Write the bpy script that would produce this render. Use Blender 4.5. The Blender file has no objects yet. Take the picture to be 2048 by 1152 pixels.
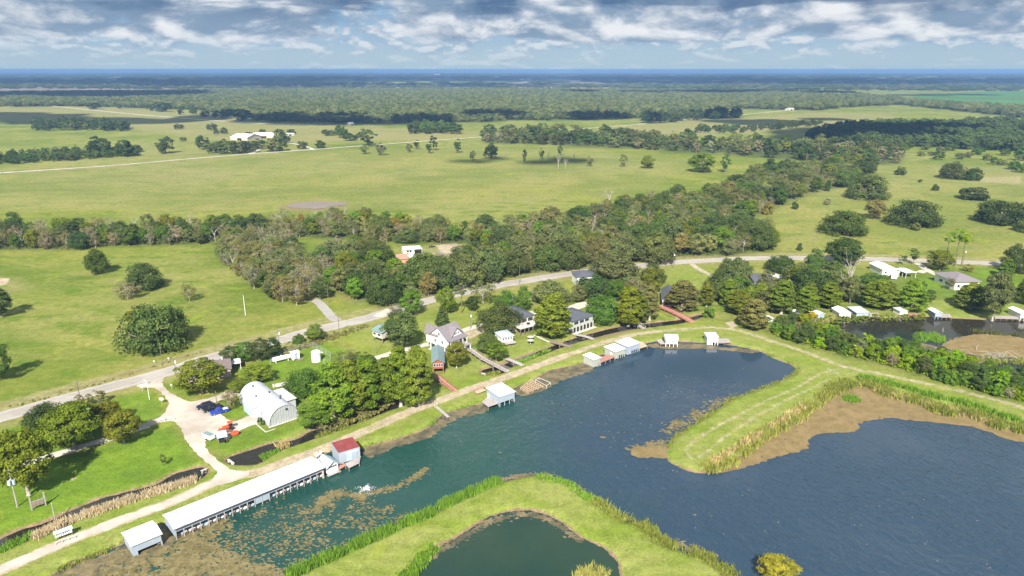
import bpy, math, random
import numpy as np
from mathutils import Vector, Matrix
R = math.radians
random.seed(7); rng = np.random.default_rng(7)
scn = bpy.context.scene
col = scn.collection

# ------------------------------------------------------------------ camera
CAM_H, PITCH, FPX = 100.0, R(17.1), 1420.0
cam_d = bpy.data.cameras.new("camera"); cam = bpy.data.objects.new("camera", cam_d); col.objects.link(cam)
cam.location = (0, 0, CAM_H); cam.rotation_euler = (math.pi/2 - PITCH, 0, 0)
cam_d.sensor_width = 36.0; cam_d.lens = 36.0*FPX/2048.0
cam_d.clip_start = 1.0; cam_d.clip_end = 300000.0
scn.camera = cam

# ------------------------------------------------------------------ sky, sun, exposure
SUN_EL, SUN_AZ = R(40), R(5)          # shadows fall away from the camera (+Y), a touch to +X
world = bpy.data.worlds.new("World"); scn.world = world; world.use_nodes = True
wt = world.node_tree; wt.nodes.clear()
def wn(t, **k):
    n = wt.nodes.new(t)
    for a, v in k.items(): setattr(n, a, v)
    return n
def wl(a, b): wt.links.new(a, b)
def wmath(op, a, b=None, c=None, clamp=False):
    n = wn('ShaderNodeMath', operation=op, use_clamp=clamp)
    for i, v in enumerate((a, b, c)):
        if v is None: continue
        if isinstance(v, (int, float)): n.inputs[i].default_value = v
        else: wl(v, n.inputs[i])
    return n.outputs[0]
def wrange(v, a, b, c=0.0, d=1.0):
    n = wn('ShaderNodeMapRange', interpolation_type='SMOOTHSTEP')
    wl(v, n.inputs[0])
    for i, x in enumerate((a, b, c, d)): n.inputs[i+1].default_value = x
    return n.outputs[0]
def wmix(f, a, b):
    n = wn('ShaderNodeMix', data_type='RGBA')
    for s, v in ((n.inputs[0], f), (n.inputs[6], a), (n.inputs[7], b)):
        if hasattr(v, 'links'): wl(v, s)
        elif isinstance(v, (int, float)): s.default_value = v
        else: s.default_value = (*v, 1)
    return n.outputs[2]
sky = wn('ShaderNodeTexSky', sky_type='NISHITA', sun_disc=False)
sky.sun_elevation = SUN_EL; sky.sun_rotation = math.pi + SUN_AZ
sky.air_density = 1.2; sky.dust_density = 1.0; sky.ozone_density = 2.0; sky.altitude = 50
tc = wn('ShaderNodeTexCoord')
sep = wn('ShaderNodeSeparateXYZ'); wl(tc.outputs['Generated'], sep.inputs[0])
zz = wmath('MAXIMUM', sep.outputs[2], 0.0)
zl = wmath('LOGARITHM', wmath('ADD', zz, 0.030), math.e)          # stretches the layers near the horizon
def wvec(sx, sz, off, zoff=0.0):
    cmb = wn('ShaderNodeCombineXYZ')
    wl(wmath('MULTIPLY_ADD', sep.outputs[0], sx, off), cmb.inputs[0])
    wl(wmath('MULTIPLY_ADD', sep.outputs[1], sx, off*0.7), cmb.inputs[1])
    wl(wmath('MULTIPLY_ADD', zl, sz, zoff), cmb.inputs[2])
    return cmb.outputs[0]
def wnoise(vec, scale, detail=8, rough=0.55, dist=0.0):
    n = wn('ShaderNodeTexNoise'); wl(vec, n.inputs['Vector'])
    n.inputs['Scale'].default_value = scale; n.inputs['Detail'].default_value = detail
    n.inputs['Roughness'].default_value = rough; n.inputs['Distortion'].default_value = dist
    return n.outputs['Fac']
# heaped cumulus in three sizes: density, and the same a little higher up, whose difference lights the tops
def heap(sx, sz, off, lo, hi, up, dist=0.25):
    a = wnoise(wvec(sx, sz, off), 1.0, 8, 0.55, dist); e = wnoise(wvec(sx, sz, off), 1.0, 5, 0.52, dist); b = wnoise(wvec(sx, sz, off, up), 1.0, 5, 0.52, dist)
    return a, wrange(wmath('ADD', wmath('SUBTRACT', e, b), wmath('MULTIPLY', wmath('SUBTRACT', a, 0.5), 0.22)), lo, hi)
bank = wnoise(wvec(2.1, 1.0, 8.1), 1.0, 4, 0.5)                   # where clouds gather
d0, lit0 = heap(9.0, 1.7, 3.3, -0.09, 0.14, 0.36)
d1, lit1 = heap(24.0, 3.4, 6.7, -0.09, 0.14, 0.40)
cov0 = wmath('ADD', wmath('ADD', wmath('MULTIPLY', d0, 0.70), wmath('MULTIPLY', bank, 0.40)), wrange(zz, 0.016, 0.050, -0.085, 0.115))
cov1 = wmath('ADD', wmath('ADD', wmath('MULTIPLY', d1, 0.75), wmath('MULTIPLY', bank, 0.30)), wrange(zz, 0.010, 0.036, -0.012, 0.068))
puff0 = wrange(wmath('SUBTRACT', cov0, wrange(zz, 0.12, 0.35, 0.0, 0.085)), 0.515, 0.590); puff1 = wrange(wmath('SUBTRACT', cov1, wrange(zz, 0.12, 0.35, 0.0, 0.06)), 0.515, 0.610)
# flat grey-blue bases of the deck higher up
deck_n = wnoise(wvec(4.2, 2.6, 5.3), 1.0, 6, 0.55, 0.3)
deck = wmath('MULTIPLY', wrange(wmath('ADD', deck_n, wrange(zz, 0.055, 0.11, -0.05, 0.14)), 0.46, 0.56), wmath('MULTIPLY', wrange(zz, 0.052, 0.078), wrange(zz, 0.12, 0.30, 1.0, 0.35)))
hz = wmix(wrange(zz, 0.0, 0.060), (3.3, 4.8, 6.1), (1.7, 3.3, 5.6))
base = wmix(0.80, sky.outputs[0], hz)
c1 = wmix(wmath('MULTIPLY', puff1, wrange(zz, 0.006, 0.040, 0.25, 0.90)), base, wmix(lit1, (2.5, 3.6, 4.9), (6.0, 6.4, 6.8)))
c1 = wmix(wmath('MULTIPLY', puff0, wrange(zz, 0.015, 0.050, 0.25, 0.96)), c1, wmix(lit0, (2.0, 2.9, 4.1), (6.9, 7.1, 7.4)))
c2 = wmix(wmath('MULTIPLY', deck, 0.88), c1, wmix(wrange(d0, 0.40, 0.64), (0.70, 1.40, 2.6), (1.9, 2.8, 4.0)))
bg = wn('ShaderNodeBackground'); wl(c2, bg.inputs[0]); bg.inputs[1].default_value = 0.062
out = wn('ShaderNodeOutputWorld'); wl(bg.outputs[0], out.inputs[0])
world.cycles.sampling_method = 'MANUAL'; world.cycles.sample_map_resolution = 1024

sun_d = bpy.data.lights.new("sun", 'SUN'); sun_d.energy = 5.0; sun_d.angle = R(0.53); sun_d.color = (1.0, 0.945, 0.86)
sun = bpy.data.objects.new("sun", sun_d); col.objects.link(sun)
LDIR = Vector((math.sin(SUN_AZ)*math.cos(SUN_EL), math.cos(SUN_AZ)*math.cos(SUN_EL), -math.sin(SUN_EL)))
sun.rotation_euler = LDIR.to_track_quat('-Z', 'Y').to_euler(); sun.location = (0, -200, 400)
vs = scn.view_settings; vs.view_transform = 'Standard'; vs.look = 'None'; vs.gamma = 1.0; vs.use_curve_mapping = False
vs.exposure = 1.0
cy = scn.cycles
cy.max_bounces = 5; cy.diffuse_bounces = 2; cy.glossy_bounces = 2; cy.transmission_bounces = 2; cy.transparent_max_bounces = 8; cy.volume_bounces = 0
cy.use_denoising = True; cy.caustics_reflective = False; cy.caustics_refractive = False
cy.volume_step_rate = 10.0

# ------------------------------------------------------------------ photo pixel -> place
SP, CP = math.sin(PITCH), math.cos(PITCH)
def ray(px, py):
    u = (px-1024.0)/FPX; v = (576.0-py)/FPX
    return u, CP + v*SP, v*CP - SP
def g(px, py, z=0.0):
    dx, dy, dz = ray(px, py); t = (CAM_H-z)/-dz
    return Vector((dx*t, dy*t, z))
def depth(px, py):
    return CAM_H/-ray(px, py)[2]
def gpoly(pts, z=0.0):
    return np.array([g(x, y, z)[:2] for x, y in pts])
def dens(pts, n=6, closed=True):
    """smooth (Catmull-Rom) a point list"""
    P = np.asarray(pts, float); m = len(P); o = []
    for i in range(m if closed else m-1):
        if closed: p0, p1, p2, p3 = P[i-1], P[i], P[(i+1) % m], P[(i+2) % m]
        else: p0, p1, p2, p3 = P[max(i-1, 0)], P[i], P[i+1], P[min(i+2, m-1)]
        for k in range(n):
            t = k/n
            o.append(0.5*((2*p1) + (-p0+p2)*t + (2*p0-5*p1+4*p2-p3)*t*t + (-p0+3*p1-3*p2+p3)*t**3))
    if not closed: o.append(P[-1])
    return np.array(o)
def seg_dist(X, Y, poly, closed=True):
    d = np.full(X.shape, 1e12); m = len(poly)
    for i in range(m if closed else m-1):
        ax, ay = poly[i]; bx, by = poly[(i+1) % m]
        ex, ey = bx-ax, by-ay; l2 = ex*ex+ey*ey+1e-12
        t = np.clip(((X-ax)*ex+(Y-ay)*ey)/l2, 0, 1)
        d = np.minimum(d, (X-ax-t*ex)**2+(Y-ay-t*ey)**2)
    return np.sqrt(d)
def inside(X, Y, poly):
    c = np.zeros(X.shape, bool); m = len(poly)
    for i in range(m):
        ax, ay = poly[i]; bx, by = poly[i-1]
        if ay == by: continue
        c ^= ((ay > Y) != (by > Y)) & (X < (bx-ax)*(Y-ay)/(by-ay)+ax)
    return c
def sdf(X, Y, poly, reach=60.0):
    """signed distance, negative inside; exact within reach of the polygon"""
    s = np.full(X.shape, 1e6)
    lo = poly.min(0)-reach; hi = poly.max(0)+reach
    m = (X > lo[0]) & (X < hi[0]) & (Y > lo[1]) & (Y < hi[1])
    if m.any():
        x, y = X[m], Y[m]; d = seg_dist(x, y, poly)
        s[m] = np.where(inside(x, y, poly), -d, d)
    return s
def ldist(X, Y, line, reach=40.0):
    s = np.full(X.shape, 1e6); lo = line.min(0)-reach; hi = line.max(0)+reach
    m = (X > lo[0]) & (X < hi[0]) & (Y > lo[1]) & (Y < hi[1])
    if m.any(): s[m] = seg_dist(X[m], Y[m], line, False)
    return s
def sstep(a, b, x):
    t = np.clip((x-a)/(b-a), 0, 1); return t*t*(3-2*t)

# ------------------------------------------------------------------ object helpers
def mesh(name, V, F, mat=None, smooth=False):
    me = bpy.data.meshes.new(name); me.from_pydata([tuple(v) for v in V], [], [tuple(f) for f in F])
    if mat: me.materials.append(mat)
    if smooth: me.polygons.foreach_set('use_smooth', [True]*len(me.polygons))
    me.update(); return me
def quads(name, V, mat, nper=4, smooth=False):
    """fast mesh from an (n*nper,3) array, consecutive vertices form the faces"""
    V = np.ascontiguousarray(V, np.float32); n = len(V)//nper
    me = bpy.data.meshes.new(name)
    me.vertices.add(len(V)); me.vertices.foreach_set('co', V.ravel())
    me.loops.add(len(V)); me.loops.foreach_set('vertex_index', np.arange(len(V), dtype=np.int32))
    me.polygons.add(n); me.polygons.foreach_set('loop_start', np.arange(0, n*nper, nper, dtype=np.int32))
    if mat: me.materials.append(mat)
    me.update(calc_edges=True); return me
def attr(me, name, vals):
    a = me.attributes.new(name, 'FLOAT', 'POINT'); a.data.foreach_set('value', np.ascontiguousarray(vals, np.float32))
def put(name, data, parent=None, loc=None, rot=None):
    o = bpy.data.objects.new(name, data); col.objects.link(o)
    if parent is not None: o.parent = parent
    if loc is not None: o.location = loc
    if rot is not None: o.rotation_euler = (0, 0, rot)
    return o
def tag(o, label, cat, group=None, kind=None):
    o['label'] = label; o['category'] = cat
    if group: o['group'] = group
    if kind: o['kind'] = kind
    return o
def struct(o, label=None):
    o['kind'] = 'structure'
    if label: o['label'] = label
    return o
def thing(name, label, cat, loc, rot=0.0, group=None):
    return tag(put(name, None, None, loc, rot), label, cat, group)
# ------------------------------------------------------------------ materials
class NT:
    def __init__(s, name):
        s.m = bpy.data.materials.new(name); s.m.use_nodes = True; s.t = s.m.node_tree; s.t.nodes.clear()
    def n(s, t, **k):
        x = s.t.nodes.new(t)
        for a, v in k.items(): setattr(x, a, v)
        return x
    def l(s, v, sock):
        if hasattr(v, 'links'): s.t.links.new(v, sock)
        elif isinstance(v, (int, float)): sock.default_value = v
        elif sock.type == 'RGBA' and len(v) == 3: sock.default_value = (*v, 1)
        else: sock.default_value = v
    def math(s, op, a, b=None, clamp=False):
        x = s.n('ShaderNodeMath', operation=op, use_clamp=clamp); s.l(a, x.inputs[0])
        if b is not None: s.l(b, x.inputs[1])
        return x.outputs[0]
    def noise(s, vec, scale, detail=4, rough=0.55, dist=0.0):
        x = s.n('ShaderNodeTexNoise'); s.l(vec, x.inputs['Vector']); x.inputs['Scale'].default_value = scale
        x.inputs['Detail'].default_value = detail; x.inputs['Roughness'].default_value = rough; x.inputs['Distortion'].default_value = dist
        return x.outputs['Fac']
    def rng(s, v, a, b, c=0.0, d=1.0):
        x = s.n('ShaderNodeMapRange', interpolation_type='SMOOTHSTEP'); s.l(v, x.inputs[0])
        for i, q in enumerate((a, b, c, d)): x.inputs[i+1].default_value = q
        return x.outputs[0]
    def mix(s, f, a, b, blend='MIX'):
        x = s.n('ShaderNodeMix', data_type='RGBA', blend_type=blend); s.l(f, x.inputs[0]); s.l(a, x.inputs[6]); s.l(b, x.inputs[7])
        return x.outputs[2]
    def at(s, name):
        return s.n('ShaderNodeAttribute', attribute_name=name).outputs['Fac']
    def pos(s): return s.n('ShaderNodeNewGeometry').outputs['Position']
    def obj(s): return s.n('ShaderNodeTexCoord').outputs['Object']
    def scalev(s, v, xyz):
        x = s.n('ShaderNodeVectorMath', operation='MULTIPLY'); s.l(v, x.inputs[0]); x.inputs[1].default_value = xyz; return x.outputs[0]
    def bump(s, h, strength, dist=0.1):
        x = s.n('ShaderNodeBump'); s.l(h, x.inputs['Height']); x.inputs['Strength'].default_value = strength; x.inputs['Distance'].default_value = dist
        return x.outputs[0]
    def princ(s, color, rough=0.8, metal=0.0, normal=None, spec=0.3, ior=None):
        b = s.n('ShaderNodeBsdfPrincipled'); s.l(color, b.inputs['Base Color']); s.l(rough, b.inputs['Roughness']); b.inputs['Metallic'].default_value = metal
        b.inputs['Specular IOR Level'].default_value = spec
        if ior: b.inputs['IOR'].default_value = ior
        if normal is not None: s.l(normal, b.inputs['Normal'])
        return b.outputs[0]
    def out(s, sh):
        o = s.n('ShaderNodeOutputMaterial'); s.t.links.new(sh, o.inputs[0]); return s.m
MATS = {}
def pm(name, c, rough=0.7, metal=0.0, var=0.18, scale=0.9, grime=None, spec=0.3, streak=(1, 1, 1)):
    """plain weathered material: colour broken up by two scales of noise"""
    if name in MATS: return MATS[name]
    s = NT(name); p = s.scalev(s.obj(), streak)
    a = s.noise(p, scale, 5, 0.6); b = s.noise(p, scale*7, 3, 0.6)
    f = s.math('ADD', s.math('MULTIPLY', a, 0.65), s.math('MULTIPLY', b, 0.35))
    lo = tuple(x*(1-var) for x in c); hi = tuple(min(1, x*(1+var)) for x in c)
    cc = s.mix(s.rng(f, 0.3, 0.7), lo, hi)
    if grime: cc = s.mix(s.rng(s.noise(p, scale*0.6, 6, 0.65), 0.52, 0.72, 0, 0.6), cc, grime)
    MATS[name] = s.out(s.princ(cc, rough, metal, s.bump(b, 0.15, 0.02), spec)); return MATS[name]
# ------------------------------------------------------------------ shorelines and roads (photo pixels of points on the ground)
WZ = -0.7
LAKE = [(40,1190),(108,1152),(130,1135),(200,1110),(247,1088),(290,1068),(325,1052),(400,1022),(480,988),(560,953),(622,927),(662,904),(700,896),(722,898),(755,889),(790,881),(835,866),
 (862,853),(874,841),(897,826),(935,815),(965,808),(1000,794),(1036,774),(1075,757),(1101,742),(1159,729),(1190,716),(1225,703),(1262,693),(1294,687),(1330,683),(1405,686),(1461,691),(1519,703),(1548,718),(1580,729),
 (1591,738),(1586,747),(1561,761),(1536,773),(1495,786),(1454,804),(1401,840),(1355,870),(1331,899),(1333,919),(1355,933),(1378,942),(1401,946),(1425,941),(1465,926),(1497,900),(1536,871),(1581,849),
 (1626,816),(1668,787),(1711,773),(1736,773),(1771,793),(1836,808),(1886,831),(1923,828),(1961,841),(1998,858),(2048,864),(2230,930),(2500,1400),(1900,1500),(1520,1200),
 (1464,1152),(1434,1130),(1401,1111),(1355,1098),(1315,1078),(1282,1047),(1243,1038),(1190,1002),(1164,989),(1131,966),(1084,953),(1045,954),(998,966),(940,990),(882,1018),(860,1030),(775,1068),(675,1114),(580,1158),(450,1230),(100,1330),(-60,1260)]
POND = [(790,1180),(820,1152),(850,1114),(875,1094),(912,1076),(975,1037),(1038,1021),(1084,1027),(1124,1047),(1164,1077),(1206,1097),(1230,1120),(1238,1152),(1235,1250),(1000,1320),(820,1280)]
DITCH_W = [(-80,1130),(22,1069),(95,1044),(150,1019),(200,999),(250,986),(312,969),(350,949),(400,936),(413,941),(404,956),(350,973),(300,990),(200,1020),(100,1062),(0,1104),(-80,1150)]
DITCH_M = [(455,918),(500,901),(550,886),(590,880),(625,862),(662,852),(725,832),(790,801),(815,796),(812,808),(750,832),(690,856),(640,874),(590,891),(560,901),(520,926),(490,930),(464,928)]
DITCH_E = [(964,741),(985,735),(1015,726),(1040,716),(1102,694),(1136,681),(1180,668),(1240,654),(1290,648),(1360,640),(1400,630),(1402,635),(1362,647),(1290,656),(1240,663),(1180,678),(1136,691),(1102,703),(1040,728),(1015,738),(1000,748),(968,750)]
MARSH = [(1656,652),(1676,638),(1720,635),(1761,637),(1848,634),(1903,637),(1986,640),(2048,641),(2400,650),(2400,800),(2100,762),(2048,747),(1996,738),(1936,720),(1856,707),(1811,696),(1736,687),(1676,673)]
STOCK = [(575,411),(600,406),(640,403),(690,405),(692,409),(660,413),(640,417),(605,416),(580,415)]
CREEK = [(228,462),(240,456),(252,457),(252,466),(238,470),(228,468)]
WATERS = {k: dens(gpoly(v, WZ), 5) for k, v in dict(LAKE=LAKE, POND=POND, DITCH_W=DITCH_W, DITCH_M=DITCH_M, DITCH_E=DITCH_E, MARSH=MARSH).items()}
FARW = {k: dens(gpoly(v, -0.3), 5) for k, v in dict(STOCK=STOCK, CREEK=CREEK).items()}
ROAD = dens(gpoly([(-260,905),(-100,862),(0,835),(100,806),(160,790),(240,769),(320,748),(400,722),(440,711),(560,680),(600,668),(662,653),(725,639),(777,624),(847,604),(877,596),(990,572),(1090,555),(1152,546),(1240,536),(1331,526),(1414,521),(1490,517),(1561,516),(1711,517),(1836,521),(1993,527),(2200,537),(2500,556)]), 8, False)
ROAD_FAR = dens(gpoly([(-200,360),(0,346),(212,332),(387,317),(500,308),(640,298),(800,286),(959,274),(1060,266),(1159,258),(1274,249),(1317,244),(1467,231),(1580,220)]), 6, False)
TRACK_FAR = dens(gpoly([(60,206),(94,211),(231,225),(359,236),(500,246),(640,251)]), 6, False)
LEVEE = dens(gpoly([(-140,1200),(0,1141),(70,1110),(150,1076),(250,1038),(350,1001),(425,966),(480,950),(520,943),(575,922),(625,905),(725,864),(825,821),(900,793),(940,778),(1015,753),(1090,726),(1124,714),(1199,688),(1274,668),(1349,660),(1420,655),(1480,662),(1536,680),(1611,704),(1686,732),(1761,748),(1848,766),(1936,786),(2048,816),(2300,895)]), 6, False)
TR1 = dens(gpoly([(1686,735),(1640,748),(1590,777),(1536,800),(1480,829),(1420,861),(1385,886),(1372,903),(1385,917)]), 6, False)
TR2 = dens(gpoly([(1660,757),(1620,778),(1560,806),(1500,841),(1450,874),(1415,903),(1395,916)]), 6, False)
LOT = gpoly([(272,771),(300,764),(330,752),(326,764),(334,780),(354,793),(380,803),(412,797),(440,789),(468,772),(482,772),(492,786),(470,794),(428,807),(462,842),(498,831),(512,826),(524,842),(500,852),(478,862),(452,880),(426,876),(411,884),(417,902),(432,916),(448,930),(466,940),(500,946),
  (470,962),(430,972),(424,956),(436,945),(414,926),(390,904),(371,878),(363,860),(352,846),(330,843),(300,852),(284,858),(280,850),(316,836),(333,820),(336,802),(322,785),(309,776),(292,775)])
DRIVE_W = dens(gpoly([(300,851),(282,855),(225,875),(175,890),(130,904),(60,925),(0,943),(-120,985)]), 6, False)
SIDE = dens(gpoly([(676,641),(664,634),(650,618),(636,604),(622,598)]), 6, False)
DRIVES = [  # centre line, width m, label
 ([(690,742),(720,728),(745,718),(800,702),(850,690),(880,683)], 3.4, 'pale concrete drive'),
 ([(545,772),(580,766),(620,758),(690,742)], 3.0, 'pale shell drive'),
 ([(900,674),(930,660),(965,650),(990,644)], 3.6, 'pale concrete drive'),
 ([(1068,640),(1050,633),(1085,622)], 6.0, 'pale parking pad'),
 ([(1140,618),(1160,611),(1180,606)], 6.0, 'pale parking pad'),
 ([(828,550),(818,538),(812,528)], 4.5, 'pale shell drive'),
 ([(1836,527),(1850,537),(1870,548),(1905,561)], 3.6, 'concrete drive'),
 ([(1838,545),(1852,541)], 4.0, 'concrete pad'),
 ([(1378,523),(1400,540),(1440,558)], 3.0, 'dirt drive'),
 ([(755,634),(770,626),(785,618)], 5.0, 'shell entrance'),
]
FARMDRIVES = [([(628,300),(605,291),(570,285)], 5.0), ([(500,308),(515,300),(520,292)], 7.0)]

# ------------------------------------------------------------------ grass shared by the ground and the banks
def grass_nodes(s):
    p = s.pos()
    n0 = s.noise(p, 0.0035, 5, 0.6); n1 = s.noise(p, 0.012, 6, 0.62, 0.4); n2 = s.noise(s.scalev(p, (0.05, 0.09, 0.05)), 1.0, 6, 0.65); n3 = s.noise(p, 0.35, 5, 0.7); n4 = s.noise(p, 1.7, 4, 0.7)
    c = s.mix(s.rng(n1, 0.42, 0.60), (0.145, 0.182, 0.024), (0.225, 0.228, 0.048))
    c = s.mix(s.rng(n0, 0.42, 0.62), c, s.mix(s.rng(n2, 0.3, 0.7), (0.255, 0.244, 0.082), (0.155, 0.188, 0.034)))
    c = s.mix(s.rng(n2, 0.50, 0.66, 0, 0.85), c, (0.085, 0.150, 0.012))
    c = s.mix(s.rng(s.math('ADD', s.math('MULTIPLY', n1, 0.5), s.math('MULTIPLY', n3, 0.5)), 0.55, 0.66, 0, 0.7), c, (0.285, 0.245, 0.085))
    c = s.mix(s.rng(s.noise(s.scalev(p, (0.006, 0.010, 0.01)), 1.0, 6, 0.62, 0.8), 0.50, 0.63, 0, 0.7), c, (0.095, 0.145, 0.016))
    c = s.mix(s.rng(s.noise(s.scalev(p, (0.011, 0.02, 0.01)), 1.0, 7, 0.68, 0.5), 0.56, 0.68, 0, 0.55), c, (0.225, 0.200, 0.070))
    dry = s.math('MULTIPLY', s.at('dry'), s.rng(n3, 0.2, 0.7, 0.55, 1.0))
    c = s.mix(s.math('MULTIPLY', dry, 0.9), c, s.mix(s.rng(n2, 0.35, 0.65), (0.235, 0.205, 0.085), (0.300, 0.265, 0.125)))
    lush = s.math('MULTIPLY', s.at('lush'), s.rng(n2, 0.25, 0.6, 0.75, 1.0))
    c = s.mix(lush, c, s.mix(s.rng(n2, 0.32, 0.68), (0.088, 0.165, 0.014), (0.150, 0.230, 0.022)))
    lev = s.math('MULTIPLY', s.at('levee'), s.rng(n3, 0.1, 0.5, 0.7, 1.0))
    c = s.mix(lev, c, s.mix(s.rng(n2, 0.32, 0.68), (0.150, 0.210, 0.022), (0.250, 0.262, 0.075)))
    e = s.math('ADD', s.at('dirt'), s.math('MULTIPLY', s.math('SUBTRACT', s.noise(p, 0.5, 6, 0.7), 0.5), 0.75))
    c = s.mix(s.rng(e, 0.35, 0.62), c, s.mix(n3, (0.33, 0.265, 0.175), (0.46, 0.385, 0.27)))
    b = s.math('ADD', s.at('bare'), s.math('MULTIPLY', s.math('SUBTRACT', n3, 0.5), 0.9))
    c = s.mix(s.rng(b, 0.35, 0.75), c, s.mix(n4, (0.155, 0.098, 0.058), (0.30, 0.215, 0.135)))
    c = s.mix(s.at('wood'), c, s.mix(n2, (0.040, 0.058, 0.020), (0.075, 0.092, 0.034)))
    c = s.mix(s.rng(s.noise(p, 0.045, 4, 0.6, 1.0), 0.60, 0.68, 0, 0.55), c, (0.225, 0.262, 0.030))
    gr = s.math('ADD', s.math('MULTIPLY', n4, 0.55), s.math('MULTIPLY', n3, 0.45))
    c = s.mix(1.0, c, s.mix(s.rng(gr, 0.30, 0.70), (0.60, 0.62, 0.58), (1.34, 1.32, 1.36)), 'MULTIPLY')
    return c, gr
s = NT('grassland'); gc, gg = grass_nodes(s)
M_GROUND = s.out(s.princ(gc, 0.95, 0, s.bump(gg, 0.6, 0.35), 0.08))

# ------------------------------------------------------------------ the ground: one sheet out past the horizon, sunk under the waters
def ground_sheet():
    th = np.unique(np.concatenate([np.linspace(-180, -46, 24), np.linspace(-46, 46, 600), np.linspace(46, 180, 24)]))[:-1]
    rr = [0.5, 20, 45, 70, 90]
    while rr[-1] < 900: rr.append(rr[-1]*1.0042)
    while rr[-1] < 78000: rr.append(rr[-1]*1.05)
    rr = np.array(rr); T, RR = np.meshgrid(np.radians(th), rr)
    X = (RR*np.sin(T)).ravel(); Y = (RR*np.cos(T)).ravel()
    nz = len(rr); nt = len(th)
    Z = np.zeros(X.shape); lush = np.zeros(X.shape); levee = np.zeros(X.shape)
    fz = lambda a, f: np.sin(X*f+a)*np.cos(Y*f*1.3-a*2)
    wob = 0.5*fz(1, .9)+0.35*fz(2, 1.9)+0.6*fz(3, .31)
    sl = sdf(X, Y, WATERS['LAKE']); sp_ = sdf(X, Y, WATERS['POND'])
    for k, P in WATERS.items():
        sd = sl if k == 'LAKE' else sp_ if k == 'POND' else sdf(X, Y, P)
        sd = sd + wob*(0.45 if k in ('LAKE', 'POND', 'MARSH') else 0.3)
        bank = 2.2 if k in ('LAKE', 'POND', 'MARSH') else 1.6
        z = np.where(sd > 0, WZ*(1-sstep(-0.001, bank, sd)), np.maximum(WZ + sd*0.45, -2.6))
        Z = np.minimum(Z, np.where(sd < bank, z, 0))
    for k, P in FARW.items():
        sd = sdf(X, Y, P); Z = np.minimum(Z, np.where(sd < 4, np.where(sd > 0, -0.3*(1-sd/4), -0.6), 0))
    big = np.minimum(sl, sp_)
    lush = np.maximum(lush, 0.85*(1-sstep(1.5, 7.0, big+wob*1.2))*(big > -3))
    levee = np.maximum(levee, (1-sstep(13, 20, big))*0.85)
    for pts, v in LAWNS: lush = np.maximum(lush, v*(1-sstep(-2.5, 1.5, sdf(X, Y, gpoly(pts)))))
    for pts, v in LEVS: levee = np.maximum(levee, v*(1-sstep(-4, 3, sdf(X, Y, gpoly(pts)))))
    dry = np.zeros(X.shape)
    dr = ldist(X, Y, ROAD); dry = np.maximum(dry, 0.75*(1-sstep(5.5, 13, dr))*(Y > 100))
    for pts, v in DRYS: dry = np.maximum(dry, v*(1-sstep(-6, 6, sdf(X, Y, gpoly(pts)))))
    rn = np.gradient(ROAD, axis=0); rn /= np.linalg.norm(rn, axis=1)[:, None]; rn = np.stack([-rn[:, 1], rn[:, 0]], 1)
    dry = np.maximum(dry, 1.0*(1-sstep(2.2, 5.0, ldist(X, Y, ROAD+rn*8.0))))
    dirt = np.zeros(X.shape)
    dirt = np.maximum(dirt, (0.60+0.22*(X < 20)-0.08*(X > 60))*(1-sstep(0.7, 3.6, ldist(X, Y, LEVEE))))
    for L in (TR1, TR2): dirt = np.maximum(dirt, 0.47*(1-sstep(0.2, 2.2, ldist(X, Y, L))))
    for pts, v in DIRTS: dirt = np.maximum(dirt, v*(1-sstep(-2.5, 2.0, sdf(X, Y, gpoly(pts)))))
    bare = np.zeros(X.shape)
    for k in ('DITCH_W', 'DITCH_M', 'DITCH_E', 'MARSH'):
        bare = np.maximum(bare, 0.75*(1-sstep(0.4, 1.8, sdf(X, Y, WATERS[k]))))
    bare = np.maximum(bare, np.where((big < 0.7), 0.9, 0))
    for pts, v in BARES: bare = np.maximum(bare, v*(1-sstep(-3, 3, sdf(X, Y, gpoly(pts)))))
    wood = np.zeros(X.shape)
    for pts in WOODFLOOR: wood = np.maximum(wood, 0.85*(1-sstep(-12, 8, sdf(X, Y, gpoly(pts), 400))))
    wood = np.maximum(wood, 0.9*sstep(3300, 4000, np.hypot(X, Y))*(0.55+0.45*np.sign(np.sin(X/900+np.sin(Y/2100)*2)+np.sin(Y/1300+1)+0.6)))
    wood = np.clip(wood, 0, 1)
    lush *= (1-dry*0.7)
    idx = np.arange(nz*nt).reshape(nz, nt)
    a = idx[:-1, :]; b = np.roll(idx, -1, 1)[:-1, :]; c = np.roll(idx, -1, 1)[1:, :]; d = idx[1:, :]
    F = np.stack([a, d, c, b], -1).reshape(-1, 4).astype(np.int32)
    me = bpy.data.meshes.new('ground'); V = np.stack([X, Y, Z], 1).astype(np.float32)
    me.vertices.add(len(V)); me.vertices.foreach_set('co', V.ravel())
    cap = list(range(nt))
    me.loops.add(F.size+nt); me.loops.foreach_set('vertex_index', np.concatenate([F.ravel(), np.array(cap[::-1], np.int32)]).astype(np.int32))
    me.polygons.add(len(F)+1); me.polygons.foreach_set('loop_start', np.concatenate([np.arange(0, F.size, 4), [F.size]]).astype(np.int32))
    me.polygons.foreach_set('use_smooth', np.ones(len(F)+1, bool))
    me.materials.append(M_GROUND); me.update(calc_edges=True)
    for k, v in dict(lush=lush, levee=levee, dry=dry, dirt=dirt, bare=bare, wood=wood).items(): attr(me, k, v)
    return struct(put('ground', me), 'grassy flat land of pasture, lawn and levee')
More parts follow.
